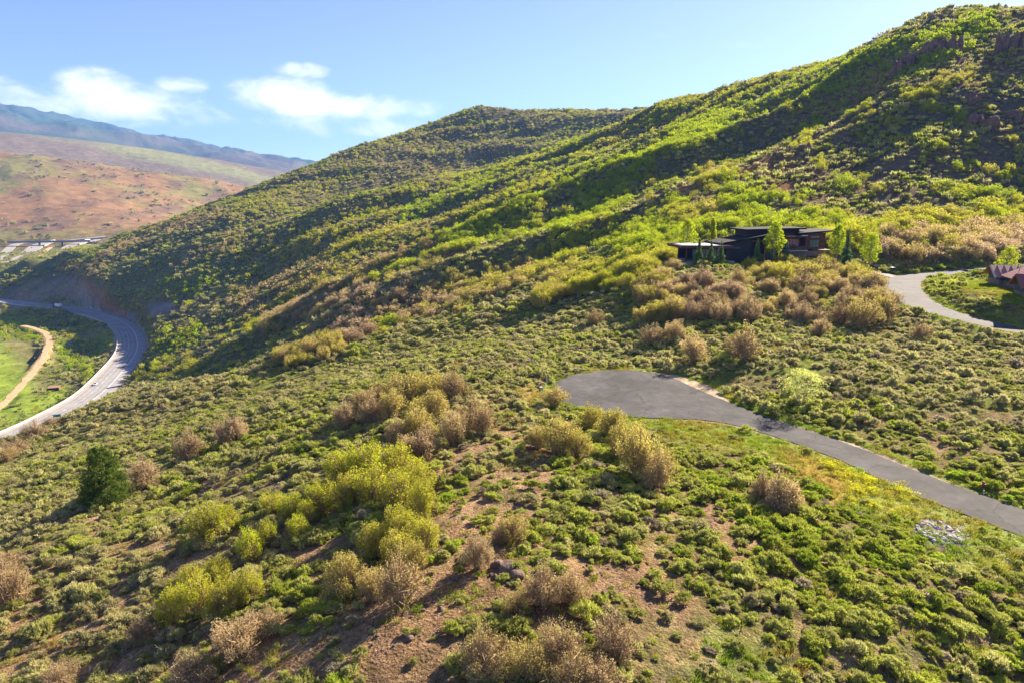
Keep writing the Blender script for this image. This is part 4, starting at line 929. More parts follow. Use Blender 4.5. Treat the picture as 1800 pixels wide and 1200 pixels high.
def outcrop(label, u, v, wpx, hpx, seed, nb=9):
    x, y, z = pick(u, v); m_ = mpp(x, y, z); r = np.random.default_rng(seed); W_, H_ = wpx*m_, hpx*m_
    o = thing('rock_outcrop', label, 'rock outcrop', (x, y, z), -math.atan2(x, y))
    bm = bmesh.new()
    for i in range(nb):
        t = (i+.5)/nb-.5; me = rock_mesh('tmp', seed+i, M['cliff'], .6, 3, 1)
        b2 = bmesh.new(); b2.from_mesh(me); sx, sz = W_/nb*r.uniform(.8, 1.3), H_*r.uniform(.45, .75)
        lx, ly = t*W_+r.normal()*W_*.02, r.normal()*H_*.12
        wx_, wy_ = x+lx*math.cos(-math.atan2(x, y)), y+lx*math.sin(-math.atan2(x, y))
        b2.transform(Matrix.Translation((lx, ly, float(ground(wx_, wy_))-z+sz*.25)) @ Matrix.Rotation(r.uniform(0, 3), 4, 'Z') @ Matrix.Diagonal((sx, sx*.8, sz, 1)))
        b2.to_mesh(me); b2.free(); bm.from_mesh(me); bpy.data.meshes.remove(me)
    me = bpy.data.meshes.new('rock_outcrop'); bm.to_mesh(me); bm.free(); me.materials.append(M['cliff'])
    o.data = None
    return link('cliff_face', me, o)
for a in (('long dark cliff band below the upper right ridge',1632,98,104,34,500,13),('dark cliff at the right edge below the ridge top',1778,88,50,46,520,7),('rounded reddish outcrop low on the shaded mountain face',1724,222,44,30,540,3),('dark outcrop at the right edge of the shaded face',1785,213,34,24,560,4),('small grey crag in the sage left of the shaded face',1388,252,32,18,580,4),('low grey crag just right of the small grey crag',1415,262,18,14,600,3),('tall narrow rock rib above the rounded reddish outcrop',1712,180,16,24,620,2),('small dark rock knob above the gully of brown oaks',1112,332,16,10,640,2),('jagged rock crest on the skyline at the right edge',1792,20,20,8,660,5)): outcrop(*a)
def snag(label, u, v, hp, seed):
    x, y, z = pick(u, v); h = hp*mpp(x, y, z); r = np.random.default_rng(seed); mb = MB()
    for s in range(5):
        d = Vector((r.normal()*.7, r.normal()*.7, .8)).normalized()*h*r.uniform(.6, 1); k = d.cross(Vector(r.normal(size=3))).normalized()
        mb.tube([(0,0,-.1), d*.5+k*h*.06, d], [h*.03, h*.02, h*.006], 0, 5)
        for q in range(3): p0 = d*r.uniform(.4, .8); mb.tube([p0, p0+(d*.25+k*h*.22*r.uniform(-1, 1)+Vector((0,0,h*.08)))], [h*.012, h*.003], 0, 4)
    me = mb.mesh('dead_branch', [M['dead']])
    return thing('dead_branch', label, 'dead branch', (x, y, z), 0, 'grey dead branches in the foreground', me)
for i, (u, v, hp, lb) in enumerate(((222,1150,26,'bare grey dead branches poking from brush at lower left'),(300,1150,34,'grey dead branches above the brown shrub at the bottom'),(482,1052,26,'pale dead branch lying at the edge of the lime shrubs'),(470,1090,20,'dead branch beside the brown twiggy shrub below the lime shrubs'),(445,862,16,'small dead branch in the sagebrush right of the bare shrubs'),(430,1020,18,'grey dead twigs between the two lime shrubs'),(160,1190,24,'grey dead branches at the bottom left edge'))): snag(lb, u, v, hp, 700+i)

# ------------------------------------------------------------------ small things by the roads
M['red'] = mat('red hydrant paint', (.42,.02,.03), .45, .5)
M['white'] = mat('white paint', (.78,.77,.74), .6, .4)
M['steel'] = mat('galvanised steel', (.40,.40,.41), .5, .5, .6)
M['dkgreen'] = mat('dark green box paint', (.03,.07,.06), .6, .4)
M['grey'] = mat('grey plastic', (.25,.25,.25), .7, .3)
M['yellow'] = mat('yellow sign sheeting', (.70,.42,.02), .5, .4)
M['black'] = mat('black sheeting', (.02,.02,.02), .6, .3)
M['gsign'] = mat('green sign sheeting', (.01,.20,.12), .5, .4)
M['concrete'] = mat('barrier concrete', (.40,.37,.33), .9, .2, var=.15, vscale=.6)
M['wall_concrete'] = mat('stained concrete', (.24,.21,.18), .95, .1, var=.25, vscale=.3)
def hydrant(label, x, y, h=1.0):
    z = float(ground(x, y)); o = thing('fire_hydrant', label, 'fire hydrant', (x, y, z), .6, None); s = h
    MB().tube([(0,0,-.1),(0,0,.06*s),(0,0,.0601*s),(0,0,.62*s)], [.16*s,.16*s,.11*s,.11*s], 0, 14).build('barrel', M['red'], o, smooth=False)
    b = MB().tube([(0,0,.62*s),(0,0,.66*s),(0,0,.661*s),(0,0,.76*s),(0,0,.84*s),(0,0,.88*s)], [.15*s,.15*s,.13*s,.11*s,.06*s,.03*s], 0, 14); b.tube([(0,0,.88*s),(0,0,.93*s)], .025*s, 0, 5); b.build('bonnet', M['red'], o)
    for a in (0, math.pi/2, math.pi):
        d = Vector((math.cos(a), math.sin(a), 0)); r_ = .085*s if abs(a-math.pi/2) < .1 else .06*s
        MB().tube([d*.09*s+Vector((0,0,.46*s)), d*.19*s+Vector((0,0,.46*s)), d*.191*s+Vector((0,0,.46*s)), d*.23*s+Vector((0,0,.46*s))], [r_*.8, r_*.8, r_, r_*.9], 0, 10).build('outlet_cap', M['red'], o)
    return o
x, y, z = pick(1727, 861); hydrant('red fire hydrant in the grass beyond the lower road', x, y, 1.25)
MB().box(-.12,.12,-.12,.12,0,.10).box(-.05,.05,-.05,.05,.10,.55,top=(.01,.01)).build('valve_marker', M['white'])
vm = bpy.data.objects['valve_marker']; x, y, z = pick(1729, 867); vm.location = (x, y, z-.1); vm['label'] = 'short white marker at the foot of the red hydrant'; vm['category'] = 'marker post'
x, y, z = pick(1581, 477); hydrant('small red fire hydrant beside the green utility box at the driveway', x, y, 1.1)
x, y, z = pick(1568, 478); o = thing('utility_box', 'dark green utility box at the mouth of the driveway', 'utility box', (x, y, z), .4)
MB().box(-.9,.9,-.7,.7,-.1,1.35).build('cabinet', M['dkgreen'], o, bevel=.04); MB().prism([(-.8,1.351),(.8,1.351),(.85,1.42),(.3,1.5),(-.85,1.42)], 'x', -1.0, 1.0).build('lid', mat('faded box lid', (.20,.25,.26), .6, .4), o)
x, y, z = pick(1540, 469); o = thing('boulder', 'pale landscaping boulder beside the driveway entrance', 'boulder', (x, y, z+.3), .3, None, rock_mesh('boulder', 77, M['stone']), (1.3,.8,.7))
x, y, z = pick(961, 671); o = thing('marker_post', 'white utility marker post at the left edge of the turnaround', 'marker post', (x, y, z), .4)
MB().box(-.07,.07,-.045,.045,-.2,.95,top=(.005,.005)).build('post', M['white'], o); MB().box(-.075,.075,-.05,.05,.951,1.12,top=(.02,.015)).build('cap', M['white'], o)
x, y, z = pick(951, 686); o = thing('utility_pedestal', 'low grey-green utility pedestal in brush beside the turnaround', 'utility box', (x, y, z), .7)
MB().box(-.3,.3,-.25,.25,-.1,.6,top=(.02,.02)).build('cabinet', M['grey'], o); MB().box(-.33,.33,-.28,.28,.601,.70,top=(.05,.05)).build('lid', mat('pedestal lid', (.35,.37,.33), .7), o)
x, y, z = pick(1353, 630); o = thing('marker_post', 'thin post with white top among shrubs beyond the turnaround', 'marker post', (x, y, z), .9)
MB().tube([(0,0,-.2),(0,0,1.25)], .04, 0, 8).build('post', M['grey'], o); MB().box(-.16,.16,-.10,.10,1.251,1.6,top=(.02,.02)).build('cap', M['white'], o)
# ------------------------------------------------------------------ the highway's furniture
def offs(line, s, off):
    q = along(line, cum, s); q2 = along(line, cum, s+1); d = q2[:2]-q[:2]; d /= np.linalg.norm(d)
    return q[0]-d[1]*off, q[1]+d[0]*off, q[2], math.atan2(d[1], d[0])
def wall_strip(name, line, off, prof, m, label, cat, k0=0, k1=None):
    """profile (across, up) carried along a line"""
    k1 = k1 or len(line); V = []; Fc = []; n_ = len(prof)
    for k in range(k0, k1):
        for a, b in prof: V.append((*offset(line, k, off+a), line[k,2]+b))
    for k in range(k1-k0-1):
        for q in range(n_): Fc.append((k*n_+q, k*n_+(q+1) % n_, (k+1)*n_+(q+1) % n_, (k+1)*n_+q))
    Fc += [tuple(range(n_)), tuple((k1-k0-1)*n_+q for q in range(n_))[::-1]]
    me = mk_mesh(name, V, Fc, [m]); bm = bmesh.new(); bm.from_mesh(me); bmesh.ops.recalc_face_normals(bm, faces=bm.faces); bm.to_mesh(me); bm.free()
    o = link(name, me); o['label'] = label; o['category'] = cat
    return o
wall_strip('concrete_barrier', hw, 10.6, [(-.32,-.1),(-.28,.25),(-.12,.55),(-.09,1.15),(.09,1.15),(.12,.55),(.28,.25),(.32,-.1)], M['concrete'], 'pale concrete barrier along the inner edge of the highway curve', 'barrier')
wall_strip('retaining_wall', hw, 11.5, [(-.25,-4.5),(-.25,.02),(.25,.02),(.35,-4.5)], M['wall_concrete'], 'dark concrete retaining wall under the inner edge of the highway curve', 'retaining wall')
def chevron(label, x, y, z, rz, yellow=True):
    o = thing('chevron_sign', label, 'road sign', (x, y, z), rz, 'chevron signs round the highway curve')
    MB().tube([(0,.05,-.5),(0,.05,2.3)], .06, 0, 6).build('post', M['steel'], o)
    p = MB().box(-.75,.75,-.02,.02,1.6,3.5).build('panel', M['yellow'], o)
    MB().prism([(-.15,1.75),(.25,1.75),(-.25,2.55),(.25,3.35),(-.15,3.35),(-.62,2.55)], 'y', -.035, -.022).build('chevron_arrow', M['black'], p)
for i, (u, v, lb) in enumerate(((112,533,'yellow chevron sign against the foot of the shaded cut slope'),(181,545,'yellow chevron sign right of the bare cut slope'),(217,557,'yellow chevron sign halfway along the outer bend below the brown oaks'),(243,571,'yellow chevron sign below the gully mouth on the outer bend'),(259,590,'yellow chevron sign near the rightmost point of the outer bend'),(263,612,'yellow chevron sign just below the rightmost point of the outer bend'),(247,641,'nearest yellow chevron sign, beside the small conifer on the bend'))):
    x, y, z = pz(u, v, -124.6); z = max(z, float(ground(x, y))-.2); chevron(lb, x, y, z, -math.atan2(x, y)*.9)
x, y, z = pz(68, 541, -124.9); o = thing('warning_sign', 'yellow warning sign on the inner barrier of the highway', 'road sign', (x, y, z), .5)
MB().tube([(0,.05,-.5),(0,.05,1.8)], .06, 0, 6).build('post', M['steel'], o); MB().box(-.95,.95,-.02,.02,1.3,3.2).build('panel', M['yellow'], o)
x, y, z = pz(216, 671, -124.8); o = thing('warning_sign', 'wide low yellow sign at the outer edge beyond the silver car', 'road sign', (x, y, z), .5)
MB().box(-1.1,-1.0,.03,.08,-.5,1.2).box(1.0,1.1,.03,.08,-.5,1.2).build('post', M['steel'], o); MB().box(-1.4,1.4,-.02,.02,.6,1.7).build('panel', M['yellow'], o)
x, y, z = pz(101, 738, -124.8); o = thing('highway_sign', 'green highway guide sign beside the bare shrubs at the left', 'road sign', (x, y, z), .45)
MB().tube([(-1.3,.06,-.6),(-1.3,.06,3.4)], .07, 0, 6).build('post', M['steel'], o); MB().tube([(1.3,.06,-.6),(1.3,.06,3.4)], .07, 0, 6).build('post', M['steel'], o)
p = MB().box(-1.9,1.9,-.03,.02,1.8,3.5).build('panel', M['gsign'], o); MB().box(-1.8,1.8,-.04,-.031,3.38,3.44).box(-1.8,1.8,-.04,-.031,1.86,1.92).build('border', M['white'], p)
x, y, z = pick(262, 655); conifer('small_conifer', 'small dark conifer at the outer edge of the highway bend', x, y, 9.0, 6.0, 41, .3, dense=True)

# ------------------------------------------------------------------ vehicles
M['glass'] = mat('dark vehicle glass', (.02,.025,.03), .15, .6)
M['tyre'] = mat('tyre rubber', (.02,.02,.02), .9, .2)
M['lamp'] = mat('lamp lens', (.7,.68,.6), .2, .6)
M['tail'] = mat('red tail lens', (.35,.02,.02), .3, .5)
def paint(n_, c): return mat(n_, c, .35, .5)
def car(label, x, y, z, rz, col, suv=False, group=None):
    o = thing('car', label, 'car', (x, y, z), rz, group); L_, W_, h = 4.6, .9, (1.72 if suv else 1.45); m = paint('car paint', col)
    lo = [(-2.3,.32),(-2.3,.78),(-2.15,.92),(-1.6 if suv else -1.3,.98),(.95,.96),(2.05,.82),(2.3,.62),(2.3,.32)]
    MB().prism(lo, 'y', -W_, W_).build('body', m, o, bevel=.08)
    top = [(-2.1 if suv else -1.55,.97),(-1.95 if suv else -1.0,h),(.35,h),(1.1,.97)]
    MB().prism([(a*.98, b) for a, b in top], 'y', -W_*.84, W_*.84).build('window', M['glass'], o, bevel=.05)
    MB().box(-1.9 if suv else -.98,.33,-W_*.80,W_*.80,h-.02,h+.05,top=(.12,.1)).build('roof', m, o)
    for sx in (-1.4, 1.4):
        for sy in (-1, 1):
            w = MB().tube([(sx, sy*.72, .32),(sx, sy*.92, .32)], .33, 0, 14).build('wheel', M['tyre'], o); MB().tube([(sx, sy*.921, .32),(sx, sy*.935, .32)], .19, 0, 10).build('rim', M['steel'], w)
    for sy in (-.62, .62):
        MB().box(2.24,2.33,sy-.2,sy+.2,.58,.72).build('headlight', M['lamp'], o); MB().box(-2.34,-2.26,sy-.2,sy+.2,.66,.82).build('tail_light', M['tail'], o)
def truck(label, x, y, z, rz, cab, box, L_=13.0):
    o = thing('truck', label, 'truck', (x, y, z), rz); m = paint('cab paint', cab)
    MB().box(-L_,.6,-1.28,1.28,1.15,4.05).build('trailer', paint('trailer paint', box), o, bevel=.06)
    MB().box(-L_+.5,3.6,-.5,.5,.75,1.12).build('chassis', M['black'], o)
    MB().prism([(1.2,.7),(1.2,3.7),(2.6,3.9),(3.1,2.4),(4.9,2.1),(5.1,.7)], 'y', -1.2, 1.2).build('cab', m, o, bevel=.08)
    MB().prism([(2.62,2.4),(2.42,3.45),(2.72,3.5),(3.2,2.45)], 'y', -1.22, 1.22).build('windscreen', M['glass'], o)
    for sx in (-L_+1.2, -L_+2.5, 1.6, 2.7, 4.3):
        for sy in (-1, 1): MB().tube([(sx, sy*.85, .52),(sx, sy*1.22, .52)], .52, 0, 14).build('wheel', M['tyre'], o)
    for sy in (-.9, .9): MB().box(5.05,5.13,sy-.2,sy+.2,.95,1.2).build('headlight', M['lamp'], o)
def on_lane(u, v, off):
    x, y, z = pz(u, v, -125); s = cum[int(np.argmin(np.hypot(hw[:,0]-x, hw[:,1]-y)))]
    return offs(hw, float(s), off)
x, y, z, a = on_lane(181, 674, 5.0); car('silver car driving alone down the near highway straight', x, y, z+.02, a+math.pi, (.55,.57,.60))
x, y, z, a = on_lane(8, 777, -1.5); car('dark grey car half hidden by bare shrubs at left edge', x, y, z+.02, a+math.pi, (.06,.06,.07))
x, y, z, a = on_lane(4, 783, 4.5); car('pale car at the left edge beside the dark grey car', x, y, z+.02, a+math.pi, (.6,.6,.6))
x, y, z, a = on_lane(98, 540, -1.0); truck('white box truck with dark cab entering the highway curve under the cut slope', x, y, z+.02, a, (.12,.06,.06), (.80,.80,.80), 9.0)

# ------------------------------------------------------------------ the interchange up the valley
for nm, ln in FAR_LINES.items(): strip(nm, ln, M['dirt' if nm == 'gravel_track' else 'pale_road'], kind='structure', skirt=3)
MAIN, EAST, RAMP1 = FAR_LINES['west_carriageway'], FAR_LINES['east_carriageway'], FAR_LINES['west_ramp']
A_ = np.array(pick(27, 433)); B_ = np.array(pick(152, 431)); za = A_[2]+9; zb = B_[2]+9
br = thing('overpass_bridge', 'dark flat overpass bridge crossing both carriageways on round piers', 'bridge', (A_[0], A_[1], za), math.atan2(B_[1]-A_[1], B_[0]-A_[0]))
Lb = float(np.hypot(*(B_-A_)[:2])); dzb = zb-za
def brp(name, y0, y1, z0, z1, m): MB().add([(-12,y0,z0),(-12,y1,z0),(-12,y1,z1),(-12,y0,z1),(Lb+10,y0,z0+dzb),(Lb+10,y1,z0+dzb),(Lb+10,y1,z1+dzb),(Lb+10,y0,z1+dzb)], [(0,1,2,3),(7,6,5,4),(0,4,5,1),(1,5,6,2),(2,6,7,3),(3,7,4,0)]).build(name, m, br)
brp('deck', -6, 6, -.5, .3, M['wall_concrete']); brp('girder', -5, 5, -2.4, -.51, M['wall_concrete'])
for sy in (-1, 1): brp('parapet', sy*6-.2, sy*6+.2, .301, 1.4, M['concrete'])
for t in (.34, .66):
    for sy in (-3, 3): MB().tube([(Lb*t, sy, -14+dzb*t),(Lb*t, sy, -2.4+dzb*t)], 1.1, 0, 12).build('pier', M['wall_concrete'], br)
def on_far(line, u, v, off):
    x, y, z = pick(u, v); k = int(np.argmin(np.hypot(line[:,0]-x, line[:,1]-y))); k = min(max(k, 1), len(line)-2)
    d = line[k+1]-line[k-1]; q = offset(line, k, off); return q[0], q[1], line[k,2]+.05, math.atan2(d[1], d[0])
for ln, u, v, off, cab, box, lb in ((MAIN,86,426,-3,(.40,.02,.04),(.8,.8,.8),'semi truck with red cab and white trailer on the far interchange'),(EAST,141,427.5,0,(.30,.10,.08),(.85,.85,.85),'white semi truck passing behind the overpass bridge')):
    x, y, z, a = on_far(ln, u, v, off); truck(lb, x, y, z, a+math.pi, cab, box, 14.5)
for ln, u, v, off, c, lb in ((MAIN,57,437,3,(.25,.27,.30),'grey car emerging from under the overpass bridge'),(MAIN,43,447,-3,(.75,.75,.75),'white car on the near side of the left carriageway'),(MAIN,49,445,4,(.05,.05,.06),'black car beside the white car on the left carriageway'),(EAST,117,439.5,3,(.30,.31,.33),'grey car on the right carriageway below the bridge'),(EAST,122,435.5,-3,(.25,.06,.06),'dark red car under the overpass bridge'),(EAST,108,445,-3,(.04,.04,.05),'black car nearest on the right carriageway'),(RAMP1,6,448,2,(.08,.08,.09),'dark car climbing the left ramp at picture edge')):
    x, y, z, a = on_far(ln, u, v, off); car(lb, x, y, z, a, c, True)
for i, (u, v, h, w) in enumerate(((70,420,13,15),(84,420,11,13),(56,420,8,10),(3,432,14,18))):
    x, y, z = pick(u, v+1); leafy('valley_tree', ('dark round tree above the red-cabbed truck on the interchange','dark tree just right of its round neighbour above the truck','small dark bush left of the tree pair','dark tree at the left picture edge by the ramp')[i], x, y, h, w, 800+i, .9, base=.02, leaf=.06, k=60, lobes=20, val=.28)
# shed and stream on the valley floor
x, y, z = pick(96, 686); o = thing('shed', 'low open shed with brown flat roof beside the stream', 'shed', (x, y, z), .35)
wd = mat('weathered brown boards', (.16,.10,.06), .9, .1, var=.3); MB().box(-3.2,3.2,2.0,2.2,-.5,2.5).box(-3.2,-3.0,-2.0,1.999,-.5,2.5).box(3.0,3.2,-2.0,1.999,-.5,2.5).build('wall', wd, o)
MB().prism([(-2.6,2.45),(2.7,2.75),(2.7,2.95),(-2.6,2.65)], 'x', -3.7, 3.7).build('roof', mat('brown sheet roof', (.28,.17,.10), .8, .2, var=.2), o)
for sx in (-1, 1): MB().box(sx*1.1-.1,sx*1.1+.1,-2.2,-2.0,-.5,2.46).build('post', wd, o)
MB().box(-4.4,-3.9,-1.4,1.0,-.3,1.5).build('water_tank', mat('teal tank', (.06,.22,.22), .5), o, bevel=.1)
st = crom(np.array([(*pick(u, v), 1.6) for u, v in ((112,568),(119,580),(122,592),(123,606),(126,622),(129,636),(125,648),(112,658),(104,668))]), 6); st[:,2] = ground(st[:,0], st[:,1])+.12
wm = mat('stream water', (.02,.05,.055), .08, .5); strip('stream', st, wm, kind='structure', skirt=.4)

# ------------------------------------------------------------------ the modern house
M['siding'] = mat('charcoal siding', (.035,.033,.036), .7, .3, var=.2, vscale=1.2)
M['redwood'] = mat('red-brown cedar', (.13,.05,.035), .7, .3, var=.25, vscale=1.5)
M['tanwood'] = mat('tan cedar', (.30,.17,.09), .7, .3, var=.25, vscale=1.5)
M['membrane'] = mat('pale roof membrane', (.62,.62,.64), .6, .3, var=.08)
M['darkroof'] = mat('dark metal roof', (.028,.024,.024), .9, .1)
M['stonework'] = mat('brown ledge stone', (.22,.16,.13), .9, .2, var=.4, vscale=2.5, bump=.06, bscale=5)
M['pane'] = mat('window glass', (.12,.17,.155), .04, .9)
M['soffit'] = mat('wood soffit', (.30,.15,.05), .7, .2, var=.2)
H_ = thing('modern_house', 'dark modern house with flat sloping roofs and a white-topped glass wing', 'house', HOUSE[:3], HOUSE[3])
def hb(name, m, *boxes, parent=None, bevel=0.0):
    mb = MB()
    for b in boxes: mb.box(*b)
    return mb.build(name, m, parent or H_, bevel)
def slab(name, m, x0, x1, y0, y1, za, zb, t, parent=None):
    """roof slab: height za at x0, zb at x1"""
    return MB().prism([(x0, za), (x1, zb), (x1, zb+t), (x0, za+t)], 'y', y0, y1).build(name, m, parent or H_)
def window(x0, x1, z0, z1, y, n_=1, parent=None, rows=1):
    f = MB(); f.box(x0, x1, y-.06, y+.02, z0, z0+.1).box(x0, x1, y-.06, y+.02, z1-.1, z1)
    for k in range(n_+1):
        c = x0+.05+(x1-x0-.1)*k/n_; f.box(c-.05, c+.05, y-.06, y+.02, z0+.101, z1-.101)
    o = f.build('window', M['black'], parent or H_); MB().box(x0+.1, x1-.1, y-.02, y, z0+.1, z1-.1).build('pane', M['pane'], o)
    return o
# glass wing
hb('foundation', M['stonework'], (.6,15,0,9,-2,1.9)); hb('terrace', M['concrete'], (-1.6,15.5,-2.2,-.001,-2,1.6))
hb('wall', M['siding'], (13.2,15.2,-.6,8,1.9,5.6), (1.0,13.19,7.4,8,1.9,5.5))
for a, b in ((2.4,5.2),(5.5,8.2),(9.2,13.0)): window(a, b, 2.0, 5.3, .25, 3 if b > 9 else 2)
hb('column', M['redwood'], (.3,.6,-.2,.1,1.6,5.5)); hb('column', M['redwood'], (5.22,5.48,-.2,.1,1.9,5.5)); hb('planter', M['stonework'], (-2.6,-.6,-1.4,.6,-2,2.6))
slab('roof', M['redwood'], -2.0, 15.4, -1.6, 9.5, 5.75, 5.45, .85); slab('roof_membrane', M['membrane'], -.6, 14.6, -1.0, 9.0, 6.62, 6.33, .06)
# tall charcoal block with its mono-pitch roof
MB().prism([(13.6,-2),(22.6,-2),(22.6,8.4),(13.6,6.9)], 'y', 1.0, 11).build('wall', M['siding'], H_); slab('roof', M['darkroof'], 11.6, 29.6, .0, 12, 6.6, 9.4, .45)
for k in (0, .9): hb('wall_lamp', M['lamp'], (17.2+k,17.4+k,.9,.999,5.3,5.5))
hb('lower_wall', M['black'], (15.3,22.4,.85,.999,-2,1.4))
# entry
hb('wall', M['siding'], (22.61,34,4.0,11,-2,9.2)); hb('canopy', M['redwood'], (22.2,29.2,.4,4.5,7.3,7.75)); hb('canopy', M['redwood'], (26,32.4,-1.2,3.4,5.6,5.95))
for xx in (26.2, 29.4, 31.9): hb('column', M['tanwood'], (xx-.2,xx+.2,-.9,-.5,-2,5.6))
d_ = hb('door', M['tanwood'], (27,28.9,3.86,3.999,-.4,3.2)); hb('handle', M['steel'], (28.55,28.65,3.78,3.859,1.0,1.5), parent=d_); window(29.3, 31.6, -.2, 5.2, 3.999, 2)
# upper volume
hb('upper_wall', M['siding'], (23.4,41,5.0,14,4,10.8)); slab('roof', M['darkroof'], 21.6, 42.4, 3.2, 15.2, 10.55, 10.9, .5)
# right wing with balcony
hb('lower_wall', M['stonework'], (34.01,47.5,1.2,11,-2,4.2)); hb('wall', M['siding'], (34.6,41.2,3.4,11,4.6,9.8)); hb('wall', M['redwood'], (41.21,48,1.4,11,4.6,9.8))
hb('balcony', M['concrete'], (34.2,41.2,-.2,3.399,4.2,4.6)); hb('railing', M['glass'], (34.3,41.1,-.15,-.08,4.61,5.7)); hb('railing', M['black'], (34.3,41.1,-.17,-.06,5.701,5.8))
window(35.6, 40.4, 4.7, 8.0, 3.399, 4); window(42.6, 46.0, 5.2, 7.7, 1.399, 3); window(42.6, 46.0, 8.1, 9.0, 1.399, 1); window(31.0, 33.4, 7.0, 8.8, 3.999, 1)
hb('canopy', M['redwood'], (34.0,41.0,.2,3.399,8.5,8.95)); hb('flashing', M['membrane'], (39.2,41.19,.3,1.2,8.951,9.2))
slab('roof', M['darkroof'], 38.5, 51, .2, 12.4, 9.5, 10.3, .45); hb('side_deck', M['redwood'], (48.01,51.5,2,9,3.9,4.3)); hb('deck_post', M['redwood'], (51.0,51.3,2.2,2.5,-2,3.9))
g_ = hb('garage_door', M['redwood'], (41.6,46.8,1.05,1.199,-.3,2.6))
# ------------------------------------------------------------------ the neighbour's house at the right edge
def metal_roof(name, rgb):
    m = mat(name, rgb, .45, .5, .15); t = m.node_tree; N = t.nodes.new; L = t.links.new; p = t.nodes['Principled BSDF']
    tc = N('ShaderNodeTexCoord'); sp = N('ShaderNodeSeparateXYZ'); L(tc.outputs['UV'], sp.inputs[0])
    return m
M['redroof'] = metal_roof('red standing seam roof', (.25,.07,.05)); M['pinkroof'] = metal_roof('faded pink standing seam roof', (.33,.14,.10))
M['teal'] = mat('slate blue siding', (.05,.075,.095), .7, .3, var=.2, vscale=1.5)
p0 = np.array(pz(1736, 497, -22.9)); p1 = np.array(pz(1793, 516, -22.9)); print('nb', p0, p1)
e1 = (p1-p0)[:2]; Lw = float(np.linalg.norm(e1)); rz = math.atan2(e1[1], e1[0])
NB = thing('ranch_house', 'stone and slate-blue house with red metal roofs at the right edge', 'house', tuple(p0), rz)
def roofplane(name, m, quad, t=.18, seams=True, parent=None, ns=9):
    """sloping roof sheet: quad = eave a, eave b, ridge b, ridge a"""
    q = [Vector(p) for p in quad]; n_ = (q[1]-q[0]).cross(q[3]-q[0]).normalized()
    if n_.z < 0: n_ = -n_
    mb = MB(); mb.add([p for p in q]+[p+n_*t for p in q], [(3,2,1,0),(4,5,6,7),(0,1,5,4),(1,2,6,5),(2,3,7,6),(3,0,4,7)])
    o = mb.build(name, m, parent or NB)
    if seams:
        sb = MB()
        for k in range(ns+1):
            f = k/ns; a = q[0].lerp(q[1], f)+n_*t; b = q[3].lerp(q[2], f)+n_*t; s = (q[1]-q[0]).normalized()*.02
            sb.add([a-s, a+s, b+s, b-s, a-s+n_*.05, a+s+n_*.05, b+s+n_*.05, b-s+n_*.05], [(4,5,6,7),(0,1,5,4),(1,2,6,5),(2,3,7,6),(3,0,4,7)])
        sb.build('standing_seams', m, o)
    return o
def nbb(name, m, *boxes, parent=None):
    mb = MB()
    for b in boxes: mb.box(*b)
    return mb.build(name, m, parent or NB)
w1 = 7.6; hE, hR = 2.7, 4.9
# first wing: gable end on the front line, ridge running back
MB().prism([(0,1.5),(w1,1.5),(w1,hE),(w1/2,hR),(0,hE)], 'y', 0, 11).build('gable_wall', M['teal'], NB); nbb('stone_wainscot', M['stonework'], (-.08,w1+.08,-.08,11,-1,1.499))
for sx in (-1, 1):
    ex = w1/2+sx*(w1/2+.9); ez = hE-.9*(hR-hE)/(w1/2)
    roofplane('roof', M['pinkroof'] if sx > 0 else M['redroof'], [(ex,-1.3,ez),(ex,11,ez),(w1/2,11,hR),(w1/2,-1.3,hR)] , ns=8)
    MB().prism([(ex,ez-.22),(w1/2,hR-.22),(w1/2,hR-.02),(ex,ez-.02)], 'y', -1.36, -1.301).build('fascia', M['white'] if sx > 0 else M['soffit'], NB)
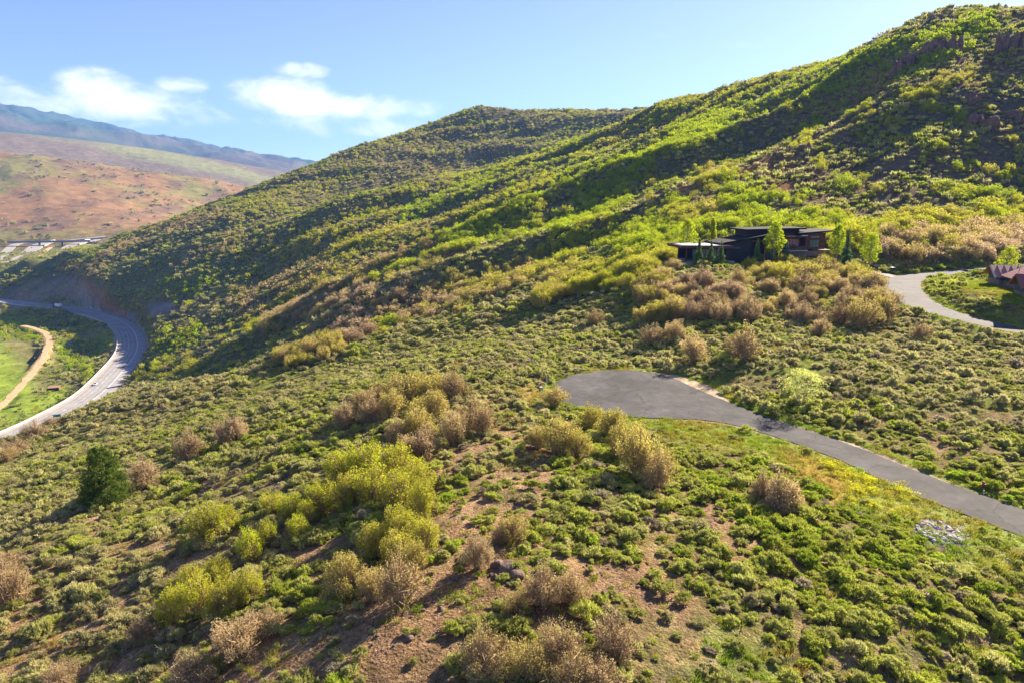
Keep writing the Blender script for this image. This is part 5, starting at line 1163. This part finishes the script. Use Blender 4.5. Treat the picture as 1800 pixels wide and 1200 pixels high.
# second wing: eave along the front line
nbb('wall', M['teal'], (w1+.01,Lw+1,1.0,10,1.5,hE)); nbb('stone_wainscot', M['stonework'], (w1+.09,Lw+1.1,.92,10,-1,1.499)); nbb('door', mat('rust red door', (.16,.04,.03), .6), (Lw-2.5,Lw-1.2,.86,.919,-.8,1.3))
roofplane('roof', M['redroof'], [(w1-.2,.1,hE-.1),(Lw+1.3,.1,hE-.1),(Lw+1.3,6.2,5.6),(w1-.2,6.2,5.6)], ns=10); roofplane('roof', M['redroof'], [(Lw+1.3,12.3,hE-.1),(w1-.2,12.3,hE-.1),(w1-.2,6.2,5.6),(Lw+1.3,6.2,5.6)], ns=10)
MB().tube([(12.8,2.0,3.9),(12.9,2.0,5.0),(12.6,2.4,5.5)], .06, 0, 6).build('vent_pipe', M['black'], NB)
# third wing: gable beyond the frame edge
MB().prism([(Lw+1.02,1.0),(Lw+7.6,1.0),(Lw+7.6,hE),(Lw+4.3,4.8),(Lw+1.02,hE)], 'y', -1.6, 9).build('gable_wall', M['teal'], NB); nbb('stone_wainscot', M['stonework'], (Lw+1.11,Lw+7.7,-1.7,9,-1,.999))
for sx in (-1, 1):
    ex = Lw+4.3+sx*4.2; ez = hE-.6
    roofplane('roof', M['redroof'], [(ex,-2.9,ez),(ex,9,ez),(Lw+4.3,9,4.85),(Lw+4.3,-2.9,4.85)], ns=8)
    MB().prism([(ex,ez-.25),(Lw+4.3,4.6),(Lw+4.3,4.83),(ex,ez-.02)], 'y', -2.98, -2.901).build('fascia', M['soffit'], NB)
q_ = []; dat = []
rw = [pick(1768+k*7+rng.normal()*1.5, 536+rng.normal()*3.5+(k % 3)*4) for k in range(9)]
for k, (x, y, z) in enumerate(rw):
    s = float(rng.uniform(.5, .85)); thing('boulder', '%s boulder from the left in the shaded bank below the red-roofed house' % ('first','second','third','fourth','fifth','sixth','seventh','eighth','ninth')[k], 'boulder', (x, y, z+s*.2), float(rng.uniform(0, 6)), 'boulders in the bank below the lawn', rock_mesh('boulder', 900+k, M['rock'], sub=2), (s*1.2, s*.9, s*.8))

# ------------------------------------------------------------------ the air
def haze():
    m = bpy.data.materials.new('valley haze'); m.use_nodes = True; t = m.node_tree
    t.nodes.remove(t.nodes['Principled BSDF']); v = t.nodes.new('ShaderNodeVolumePrincipled')
    v.inputs['Color'].default_value = (.16,.36,.85,1); v.inputs['Density'].default_value = HAZE; v.inputs['Anisotropy'].default_value = 0
    t.links.new(v.outputs[0], t.nodes['Material Output'].inputs['Volume'])
    b = 13100; me = MB().box(-b, b, -b, b, float(GZ.min())-1, max(float(GZ.max())+12, 20)).mesh('haze', [m])
    o = link('haze', me); o['kind'] = 'stuff'
HAZE = .00006
haze()
